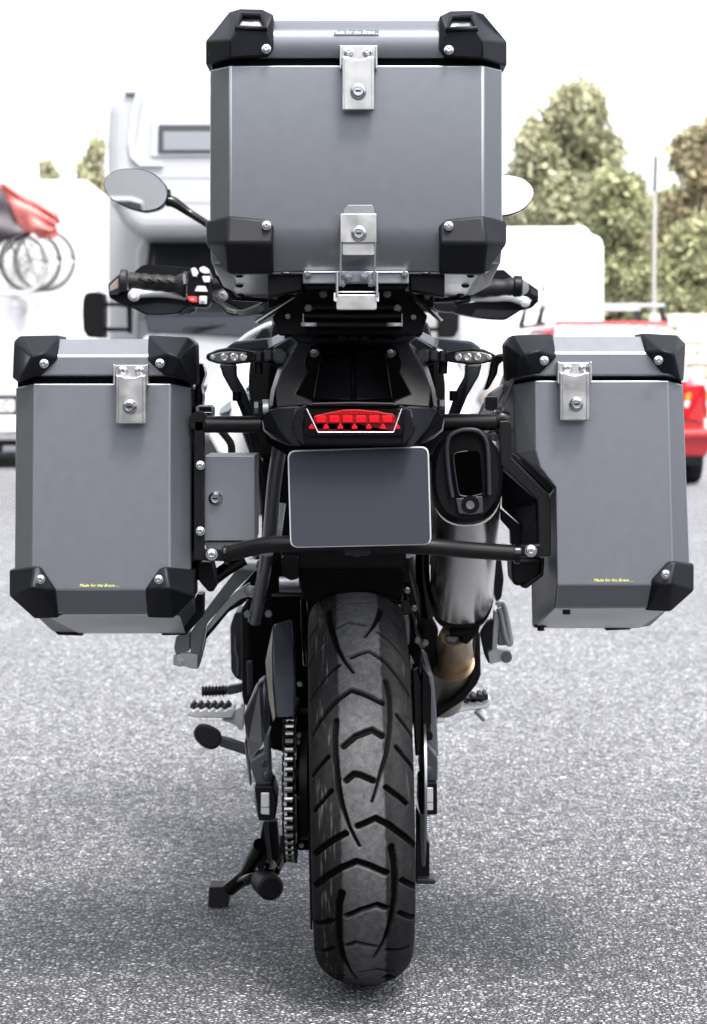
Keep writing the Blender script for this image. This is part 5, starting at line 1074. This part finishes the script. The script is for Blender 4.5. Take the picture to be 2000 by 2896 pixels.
def door_mirror(f):
    g = lambda pts: [(f(x), y) for x, y in zd(pts)]
    o = mslab('door_mirror', g([(1060, 1560), (1110, 1535), (1230, 1530), (1290, 1545), (1302, 1650), (1302, 2110), (1090, 2105), (1040, 2010), (1030, 1800), (1035, 1650)]), .5, .28, M['black'], r=6, bev=.03)
    mslab('mirror_arm', g([(1290, 1665), (1500, 1665), (1500, 1712), (1290, 1712)]), .55, .1, M['black'], o, bev=.01)
    mslab('mirror_arm', g([(1290, 1975), (1640, 1985), (1640, 2030), (1290, 2030)]), .55, .1, M['black'], o, bev=.01)
    mslab('mirror_stalk', g([(1590, 1690), (1650, 1690), (1650, 2060), (1600, 2050)]), .6, .1, M['black'], o, bev=.01)
    mslab('mirror_arm', g([(1480, 1665), (1640, 1690), (1640, 1735), (1480, 1712)]), .56, .1, M['black'], o, bev=.01)
door_mirror(lambda x: x)
door_mirror(lambda x: 1532-x)
mslab('roof_vent', [(415, 193), (435, 193), (433, 215), (421, 215)], 3.0, .3, M['grey'], bev=.01)
mslab('roof_rail', [(400, 214), (1100, 214), (1100, 238), (400, 238)], 3.0, .04, M['gel'], bev=.01)

# --- motorhome with bicycles on its back
DB = 23.6
cxB = DP(-330, 1085, DB).x
mb = root('motorhome', (cxB, CAM_Y+DB+3.2, 0), 'white motorhome at the far left with bicycles carried on its rear rack', 'motorhome')
def bslab(name, pts, dd, depth, m, par=None, bev=.01, r=0, seg=3, D=DB):
    if r: pts = outline(pts, r, 5)
    q = [DP(x, y, D+dd) for x, y in pts]
    n = len(q); v = q+[x+Vector((0, depth, 0)) for x in q]
    return obj(name, v, [list(range(n)), list(range(2*n-1, n-1, -1))]+[[i, (i+1) % n, n+(i+1) % n, n+i] for i in range(n)], m, par, bev=bev, seg=seg)
bslab('body', [(-280, 508), (240, 508), (270, 530), (275, 1245), (-290, 1245), (-290, 530)], 0, 6.4, M['white'], mb, bev=.06)
bslab('rear_bumper', [(-285, 1175), (272, 1175), (272, 1222), (-285, 1222)], -.12, .3, M['white'], mb, bev=.02)
bslab('lamp_panel', [(-280, 1118), (245, 1118), (245, 1175), (-280, 1175)], -.04, .1, M['greyd'], mb, bev=.01)
pl = bslab('number_plate', [(-90, 1131), (41, 1129), (41, 1164), (-90, 1166)], -.06, .03, M['white'], mb, r=8, bev=.003)
text('lettering', 'M-ERC', DP(-22, 1148, DB)+Vector((0, -.065, 0)), .15, 'black', pl, shear=0)
bslab('underbody', [(-285, 1220), (272, 1220), (272, 1262), (-285, 1262)], .2, 5.5, M['greyd'], mb, bev=.02)
for x in (-225, 205):
    for dy in (1.5, 4.8):
        c = DP(x, 1300, DB); lathe('wheel', Vector((c.x-.1, CAM_Y+DB+dy, .34)), (1, 0, 0), [(0, .2), (0, .32), (.03, .34), (.17, .34), (.2, .32), (.2, .2)], M['tyre2'], mb, 28)
bslab('rack_rail', [(-260, 826), (75, 826), (75, 838), (-260, 838)], -.75, .05, M['alu'], mb)
for x in (-180, 38): bslab('rack_arm', [(x-6, 838), (x+8, 838), (x+12, 870), (x-2, 870)], -.72, .72, M['alu'], mb)
bslab('roof_marker', [(152, 521), (175, 521), (175, 524), (152, 524)], -.02, .1, M['grey'], mb, bev=0)
def bicycle(cx, cy, rr, dd, label, m_t):
    c = DP(cx, cy, DB+dd); R_ = rr/FPX*(DB+dd)
    b = root('bicycle', (c.x-.5, c.y, c.z-R_), label, 'bicycle', 'bicycles on the motorhome rack')
    for k, ox in enumerate((0, -1.02)):
        cc = c+Vector((ox, 0, 0))
        lp = [cc+Vector((R_*math.cos(a), 0, R_*math.sin(a))) for a in [2*PI*i/40 for i in range(41)]]
        v, f = ringtube(lp, .022, 8); w = obj('wheel', v, f, m_t, b, smooth=True)
        lp = [cc+Vector(((R_-.03)*math.cos(a), 0, (R_-.03)*math.sin(a))) for a in [2*PI*i/40 for i in range(41)]]
        v, f = ringtube(lp, .012, 6); obj('rim', v, f, M['alu'], w, smooth=True)
        vs = []; fs = []
        for i in range(18):
            a = 2*PI*i/18; v, f = ringtube([cc+Vector((0, (-1)**i*.03, 0)), cc+Vector(((R_-.03)*math.cos(a+.2*(-1)**i), 0, (R_-.03)*math.sin(a+.2*(-1)**i)))], .0035, 4)
            fs += [[q+len(vs) for q in g] for g in f]; vs += v
        obj('spokes', vs, fs, M['spoke'], w)
        lathe('hub', cc+Vector((0, .05, 0)), (0, -1, 0), [(0, .025), (.1, .025)], M['spoke'], w, 12)
    F_ = lambda n_, p_, r_, mm=M['alud']: cyl(n_, *[c+Vector(q) for q in p_], r_, mm, b, 10)
    bb = (-.58, 0, -.05); st = (-.74, 0, .45); hd = (-.14, 0, .40)
    F_('fork', ((0, -.05, 0), (-.12, -.03, .42)), .014); F_('down_tube', (bb, hd), .02); F_('seat_tube', (bb, st), .018); F_('top_tube', (st, hd), .017)
    F_('chain_stay', (bb, (-1.02, 0, 0)), .012); F_('seat_stay', (st, (-1.02, 0, 0)), .010); F_('handlebar', ((-.10, -.28, .55), (-.10, .28, .55)), .012); F_('steerer', (hd, (-.10, 0, .55)), .016)
    F_('seat_post', (st, (-.76, 0, .56)), .013); box('saddle', c.x-.90, c.x-.64, c.y-.07, c.y+.07, c.z+.56, c.z+.61, M['black'], b, bev=.02)
    lathe('crank', c+Vector((-.58, -.06, -.05)), (0, -1, 0), [(0, .09), (.006, .09)], M['spoke'], b, 20)
bicycle(50, 745, 86, -.68, 'nearest bicycle on the rack, its whole wheel with spokes visible under the cover', mat('white_rimmed_tyre', (.55, .55, .53), .6))
bicycle(86, 738, 84, -.46, 'middle bicycle on the rack, wheel showing between the other two', mat('worn_tyre', (.10, .10, .095), .7))
bicycle(126, 735, 84, -.24, 'bicycle closest to the motorhome wall, its thin wheel reaching farthest right', mat('slim_tyre', (.16, .155, .14), .7))
# bicycle cover: folded fabric in two colours
cv = root('bicycle_cover', tuple(DP(30, 660, DB-.5)), 'red and black fabric cover tied over the bicycles on the motorhome rack', 'fabric cover')
def fabric(name, pts, m, dd=-.80, depth=.62):
    return bslab(name, pts, dd, depth, m, cv, bev=.04, r=6)
def foldsheet(name, quad, m, dd=-.95, n=14):
    a, b, c, d = [Vector(q) for q in quad]; vs = []; fs = []
    for i in range(n+1):
        for j in range(n+1):
            u, w = i/n, j/n; p = (a*(1-u)+b*u)*(1-w)+(d*(1-u)+c*u)*w
            q = DP(p.x, p.y, DB+dd); bul = math.sin(PI*u)*math.sin(PI*w)
            vs.append(Vector((q.x, CAM_Y+DB+dd-.14*bul+.05*math.sin(5*u+7*w+2*math.sin(4*u)), q.z)))
    for i in range(n):
        for j in range(n): k = i*(n+1)+j; fs.append([k, k+n+1, k+n+2, k+1])
    o = obj(name, vs, fs, m, cv, smooth=True); s = o.modifiers.new('thick', 'SOLIDIFY'); s.thickness = .02; return o
foldsheet('red_panel', [(-10, 520), (32, 513), (170, 603), (168, 632)], M['coverred'])
foldsheet('red_panel_low', [(-6, 522), (164, 628), (150, 650), (70, 664)], M['coverred'], dd=-.96)
foldsheet('black_panel', [(-220, 540), (0, 530), (72, 662), (-30, 692)], M['coverblk'], dd=-.97)
foldsheet('inner_flap', [(105, 655), (165, 640), (160, 672), (110, 676)], M['coverred'], dd=-.80)
cyl('tie_strap', DP(40, 680, DB-.9), DP(85, 660, DB-.95), .02, M['black'], cv, 8)

# --- red car, seen from behind
DC = 19.4
car = root('car', (DP(1757, 1085, DC).x, CAM_Y+DC+2.0, 0), 'red estate car with roof bars, seen from behind past the stepped side case', 'car')
carb = ROOT[car]
yawc = Matrix.Rotation(math.radians(4.5), 3, 'Z'); C_rear = Vector((carb.x, CAM_Y+DC, 0))
def cv3(x, y, z): return C_rear+(yawc @ Vector((x, y, z)))
def cring(y, hw, z0, zb, zs, zt, ht):     # half outline at a station
    pts = [(-hw*.93, z0), (-hw, z0+.15), (-hw*1.0, zb), (-hw*.97, zs), (-ht-.05, zt-.12), (-ht+.04, zt-.02), (-ht*.5, zt+.02), (0, zt+.03)]
    pts = pts+[(-x, z) for x, z in reversed(pts[:-1])]
    return [cv3(x, y, z) for x, z in pts]
rings = [cring(.02, .80, .32, .60, .90, .98, .70), cring(.10, .84, .24, .60, .93, 1.02, .72), cring(.28, .865, .22, .60, .95, 1.25, .62), cring(.50, .875, .2, .6, .95, 1.50, .57), cring(1.5, .88, .2, .6, .96, 1.57, .60), cring(2.5, .88, .2, .6, .96, 1.54, .60), cring(3.3, .87, .2, .6, .95, 1.02, .70), cring(4.3, .80, .22, .55, .80, .86, .62), cring(4.5, .74, .3, .5, .70, .72, .5)]
loftr('body', rings, M['redcar'], car, smooth=50)
def cpoly(name, pts, m, depth=.03, par=car, bev=.006):
    v = [cv3(*p) for p in pts]; n = len(v); dv = yawc @ Vector((0, depth, 0)); v += [x+dv for x in v]
    return obj(name, v, [list(range(n)), list(range(2*n-1, n-1, -1))]+[[i, (i+1) % n, n+(i+1) % n, n+i] for i in range(n)], m, par, bev=bev)
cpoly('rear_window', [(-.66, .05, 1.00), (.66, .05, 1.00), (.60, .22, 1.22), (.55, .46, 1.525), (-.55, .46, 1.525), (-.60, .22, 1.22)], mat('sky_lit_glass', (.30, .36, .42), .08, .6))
cpoly('roof_spoiler', [(-.56, .44, 1.53), (.56, .44, 1.53), (.54, .5, 1.58), (-.54, .5, 1.58)], M['redcar'])
for s in (-1, 1):
    L_ = [(s*.62, .0, .95), (s*.80, .0, .97), (s*.855, .10, .90), (s*.87, .14, .66), (s*.78, .0, .62), (s*.60, -.01, .66)]
    t_ = cpoly('tail_lamp', L_, M['redlens'], .06)
    cpoly('amber_band', [(s*.62, -.03, .885), (s*.86, .09, .885), (s*.87, .10, .82), (s*.61, -.03, .82)], M['amber'], .05, t_)
    cpoly('clear_band', [(s*.61, -.03, .815), (s*.87, .10, .815), (s*.872, .11, .75), (s*.60, -.03, .75)], M['clear'], .05, t_)
    for y in (.72, 3.6):
        c = cv3(s*.84-.09, y, .31); lathe('wheel', c, (1, 0, 0), [(0, .18), (0, .29), (.03, .31), (.15, .31), (.18, .29), (.18, .18)], M['tyre2'], car, 28)
    cyl('roof_rail', cv3(s*.60, .75, 1.56), cv3(s*.60, 2.3, 1.56), .018, M['greyd'], car, 10)
cpoly('bumper', [(-.84, -.09, .55), (.84, -.09, .55), (.85, -.05, .36), (.82, -.02, .28), (-.82, -.02, .28), (-.85, -.05, .36)], M['redcar'], .25, bev=.03)
cpoly('bumper_trim', [(-.84, -.10, .52), (.84, -.10, .52), (.84, -.10, .47), (-.84, -.10, .47)], M['redcar'], .2)
cpoly('diffuser', [(-.80, -.0, .29), (.80, -.0, .29), (.78, .05, .20), (-.78, .05, .20)], M['greyd'], .3)
cpoly('number_plate', [(-.26, -.04, .80), (.26, -.04, .80), (.26, -.04, .69), (-.26, -.04, .69)], M['white'], .02)
for y in (.9, 2.0):
    cpoly('roof_bar', [(-.62, y, 1.73), (.62, y, 1.73), (.62, y, 1.765), (-.62, y, 1.765)], M['grey'], .07)
    for s in (-1, 1): cpoly('bar_foot', [(s*.57, y, 1.75), (s*.60, y, 1.75), (s*.66, y, 1.57), (s*.60, y, 1.57)], M['greyd'], .08)
cyl('aerial_base', cv3(0, .55, 1.56), cv3(0, .55, 1.63), .02, M['black'], car, 10)

# --- white van behind the car
DV = 27.0
vn = root('van', (DP(1500, 1085, DV).x, CAM_Y+DV+2.4, 0), 'plain white high-roofed van behind the red car, under the trees', 'van')
bslab('body', [(1360, 642), (1660, 640), (1668, 660), (1700, 672), (1708, 700), (1708, 1240), (1360, 1240)], 0, 5.2, M['white'], vn, bev=.05, D=DV)
bslab('rear_door', [(1375, 700), (1530, 700), (1530, 1210), (1375, 1210)], -.015, .03, M['white'], vn, bev=.01, D=DV)
bslab('rear_door', [(1534, 700), (1690, 700), (1690, 1210), (1534, 1210)], -.015, .03, M['white'], vn, bev=.01, D=DV)
bslab('bumper', [(1362, 1225), (1706, 1225), (1706, 1262), (1362, 1262)], -.08, .3, M['greyd'], vn, bev=.02, D=DV)
bslab('door_hinge', [(1534, 812), (1540, 800), (1542, 815), (1538, 830)], -.05, .05, M['greyd'], vn, bev=.005, D=DV)
for x in (1400, 1665):
    for dy in (.9, 4.2):
        c = DP(x, 1250, DV); lathe('wheel', Vector((c.x-.1, CAM_Y+DV+dy, .34)), (1, 0, 0), [(0, .2), (0, .32), (.03, .34), (.17, .34), (.2, .32), (.2, .2)], M['tyre2'], vn, 24)

# ------------------------------------------------------------------ trees, pole, walls, houses
def tree(px, pt, pb, pw, d, label, m, n=5200, leaf=.16, seedv=1, lobes=9, base=None, group=None, kind='tree', squash=1.):
    rnd = random.Random(seedv)
    c = DP(px, (pt+pb)/2, d); H = (pb-pt)/FPX*d; W = pw/FPX*d
    r = root(kind, (c.x, c.y, 0), label, 'tree' if kind != 'bush' else 'bush', group)
    v, f = ringtube([Vector((c.x, c.y, 0)), Vector((c.x+.1, c.y, c.z-H*.3)), Vector((c.x, c.y, c.z+H*.2))], [W*.035+.08, W*.028+.06, .05], 10); obj('trunk', v, f, M['bark'], r, smooth=True)
    for k in range(5):
        a = rnd.random()*2*PI; z0_ = c.z-H*.25+k*H*.08
        v, f = ringtube([Vector((c.x, c.y, z0_)), Vector((c.x+math.cos(a)*W*.33, c.y+math.sin(a)*W*.33, z0_+H*.28))], [.07+W*.008, .02], 7); obj('limb', v, f, M['bark'], r, smooth=True)
    L = []
    for k in range(int(lobes*2.6)):
        a = rnd.random()*2*PI; rr = rnd.random()**.5*.62; zz = rnd.uniform(-.72, .72); rr *= (1-abs(zz)**2.2*.75)
        L.append((Vector((math.cos(a)*rr*W*.62, math.sin(a)*rr*W*.62*squash, zz*H*.56)), rnd.uniform(.09, .21)))
    L.append((Vector((0, 0, H*.25)), .2)); L.append((Vector((0, 0, -H*.15)), .36)); L.append((Vector((0, 0, -H*.2)), .4))
    pos = []
    rs_ = np.random.RandomState(seedv)
    for k in range(n):
        lc, lr = L[rs_.randint(len(L))]
        dvec = rs_.normal(size=3); dvec /= np.linalg.norm(dvec); rad = lr*(rs_.rand()**.45)
        if rs_.rand() < .18: rad *= 1.45
        pos.append((lc.x+dvec[0]*rad*W*.9, lc.y+dvec[1]*rad*W*.9*squash, lc.z+dvec[2]*rad*H*.8))
    pos = np.array(pos)
    u = rs_.normal(size=(n, 3)); u /= np.linalg.norm(u, axis=1)[:, None]; w = np.cross(u, rs_.normal(size=(n, 3))); w /= np.linalg.norm(w, axis=1)[:, None]
    s = leaf*rs_.uniform(.6, 1.3, (n, 1)); pos = pos+np.array([0, 0, c.z])[None]
    pos[:, 2] = np.maximum(pos[:, 2], .1)
    V = np.stack([pos-u*s-w*s*.55, pos+u*s-w*s*.55, pos+u*s+w*s*.55, pos-u*s+w*s*.55], 1).reshape(-1, 3)
    me = bpy.data.meshes.new('crown'); F = np.arange(n*4).reshape(n, 4)
    me.from_pydata(V.tolist(), [], F.tolist()); me.materials.append(m)
    o = bpy.data.objects.new('crown', me); COL.objects.link(o); o.parent = r; return r
tree(1590, 255, 660, 330, 46, 'tallest pale olive tree, rounded crown against the white sky beside the top case', M['leafa'], 37620, 0.074, 3, 12)
tree(1985, 340, 900, 330, 40, 'darker tree with rust-tinged leaves at the right edge of the photo', M['leafc'], 33440, 0.067, 5, 12)
tree(1760, 490, 900, 330, 43, 'bushy green tree in the middle of the green bank, just left of the pole', M['leafb'], 33440, 0.063, 8, 12)
tree(1930, 620, 980, 320, 38, 'low green tree overhanging the stone wall beside the red car', M['leafb'], 33440, 0.056, 11, 12)
tree(1500, 480, 760, 300, 48, 'green tree behind the white van, lower than the olive tree above it', M['leafa'], 29260, 0.063, 13, 12)
tree(1700, 600, 900, 260, 50, 'shaded tree with leafless brown twigs behind the right side of the white van', M['leafc'], 14630, 0.052, 17, 12)
tree(140, 445, 560, 90, 60, 'small pale treetop above the roof of the left motorhome', M['leafa'], 2850, 0.060, 19, 7)
tree(262, 400, 620, 120, 58, 'pale yellow-green tree between the left motorhome and the sleeping pod', M['leafa'], 4940, 0.060, 23, 8)
tree(1850, 560, 960, 300, 45, 'green tree filling the bank directly behind the pole', M['leafb'], 12000, .08, 31, 12)
tree(1670, 470, 760, 240, 49, 'yellowish green tree between the tallest olive tree and the bushy green one', M['leafa'], 12000, .085, 33, 12)
p0 = DP(1852, 720, 36); pole = root('utility_pole', (p0.x, p0.y, 0), 'slim pale pole with a dark tip standing in front of the green trees', 'pole')
cyl('pole_shaft', Vector((p0.x, p0.y, 0)), DP(1852, 540, 36), .035, mat('pole_grey', (.33, .33, .31), .8), pole, 12); cyl('pole_tip', DP(1852, 540, 36), DP(1855, 440, 36), .03, M['greyd'], pole, 10)
# stone wall at the right
sw_ = root('stone_wall', (DP(2040, 1085, 33).x, CAM_Y+33, 0), 'low rubble stone wall beside the red car, at the right edge', 'wall')
rs_ = random.Random(4); yy = 0.
xs0, xs1 = DP(1860, 1085, 33).x, DP(2300, 1085, 33).x
z = .0
box('wall_core', xs0, xs1, CAM_Y+33.12, CAM_Y+33.5, 0, 2.05, M['concrete'], sw_)
while z < 2.0:
    h = rs_.uniform(.16, .26); x = xs0-rs_.random()*.2
    while x < xs1:
        w = rs_.uniform(.22, .48); box('stone', x+.012, x+w-.012, CAM_Y+33+rs_.uniform(-.03, .03), CAM_Y+33.12, z+.012, z+h-.012, M['stone'], sw_, bev=.0); x += w
    z += h
# pale apartment house far left and a low house
ap = root('apartment_building', (DP(100, 1085, 90).x, CAM_Y+94, 0), 'very pale apartment block with stepped balconies rising behind the left motorhome', 'building')
bslab('wall', [(-500, 205), (268, 205), (268, 1100), (-500, 1100)], 0, 8, M['offwhite'], ap, bev=.02, D=90)
for y in (275, 335, 392, 450):
    bslab('balcony', [(255, y), (288, y-6), (284, y+18), (268, y+26)], -.8, 2.2, M['offwhite'], ap, bev=.02, D=90)
    for x in (-300, -180, -60, 60, 170): w_ = bslab('window', [(x, y-10), (x+38, y-10), (x+38, y+22), (x, y+22)], -.02, .1, M['glassl'], ap, bev=.0, D=90)
hs_ = root('house', (DP(330, 1085, 55).x, CAM_Y+58, 0), 'pale house with a sloping roof seen in the gap between the two motorhomes', 'building')
bslab('wall', [(255, 600), (420, 700), (420, 1090), (255, 1090)], 0, 5, M['offwhite'], hs_, bev=.02, D=55)
bslab('roof', [(240, 560), (440, 680), (440, 705), (240, 590)], -.5, 6, M['tile'], hs_, bev=.02, D=55)
bslab('window', [(290, 720), (340, 720), (340, 790), (290, 790)], -.03, .1, M['glassd'], hs_, bev=.0, D=55)
# low wall and house behind the camera; they show in mirrors, chrome and paint
bw = root('garden_wall', (0, -13.5, 0), 'long grey rendered wall across the parking area behind the photographer', 'wall')
box('wall_panel', -16, 16, -13.8, -13.5, 0, 3.4, M['concrete'], bw)
box('wall_coping', -16.1, 16.1, -13.9, -13.42, 3.4, 3.52, M['stone'], bw)

dv = root('van', (-2.3, -10.6, 0), 'dark blue van parked behind the photographer, seen only in the left mirror', 'van')
box('body', -3.4, -.72, -13.0, -9.6, .35, 2.3, M['navy'], dv, bev=.12)
box('bonnet', -3.3, -.82, -9.6, -8.9, .35, 1.25, M['navy'], dv, bev=.1)
box('windscreen', -3.2, -.95, -9.62, -9.57, 1.35, 2.1, M['glassd'], dv, bev=.01)
for x in (-3.3, -1.6): box('headlight', x, x+.35, -8.92, -8.87, .8, 1.0, M['clear'], dv, bev=.02)
for x in (-3.6, -1.25):
    for y in (-9.5, -12.3): lathe('wheel', Vector((x, y, .34)), (1, 0, 0), [(0, .2), (0, .32), (.03, .34), (.22, .34), (.25, .32), (.25, .2)], M['tyre2'], dv, 24)

rh = root('added_hedge', (-8.6, -2, 0), 'tall dense green hedge added out of view on the left to darken reflections', 'added_hedge')  # unseen hedge, added to darken what the left bevels and muffler reflect
nr_ = np.random.RandomState(5); n_ = 9000
hp = np.stack([nr_.uniform(-9.6, -7.8, n_), nr_.uniform(-9, 9, n_), nr_.uniform(.1, 4.6, n_)], 1)
hu = nr_.normal(size=(n_, 3)); hu /= np.linalg.norm(hu, axis=1)[:, None]; hw = np.cross(hu, nr_.normal(size=(n_, 3))); hw /= np.linalg.norm(hw, axis=1)[:, None]
hs2 = nr_.uniform(.10, .24, (n_, 1))
HV = np.stack([hp-hu*hs2-hw*hs2*.6, hp+hu*hs2-hw*hs2*.6, hp+hu*hs2+hw*hs2*.6, hp-hu*hs2+hw*hs2*.6], 1).reshape(-1, 3)-np.array([-8.6, -2, 0])
me = bpy.data.meshes.new('foliage'); me.from_pydata(HV.tolist(), [], np.arange(n_*4).reshape(n_, 4).tolist()); me.materials.append(M['leafb'])
o = bpy.data.objects.new('foliage', me); COL.objects.link(o); o.parent = rh; o['kind'] = 'stuff'  # leaves of the added hedge
wv = root('van', (6.4, -2.5, 0), 'white panel van added on the right, outside the frame, to brighten reflections', 'van')  # unseen van, added to brighten what the right-hand bevels reflect
box('body', 5.3, 7.4, -5.6, 1.0, .35, 2.75, M['white'], wv, bev=.15)  # body of the added van
for x in (5.28, 7.17):
    for y in (-4.6, .0): lathe('wheel', Vector((x, y, .34)), (1, 0, 0), [(0, .2), (0, .32), (.03, .34), (.22, .34), (.25, .32), (.25, .2)], M['tyre2'], wv, 24)  # wheels of the added van
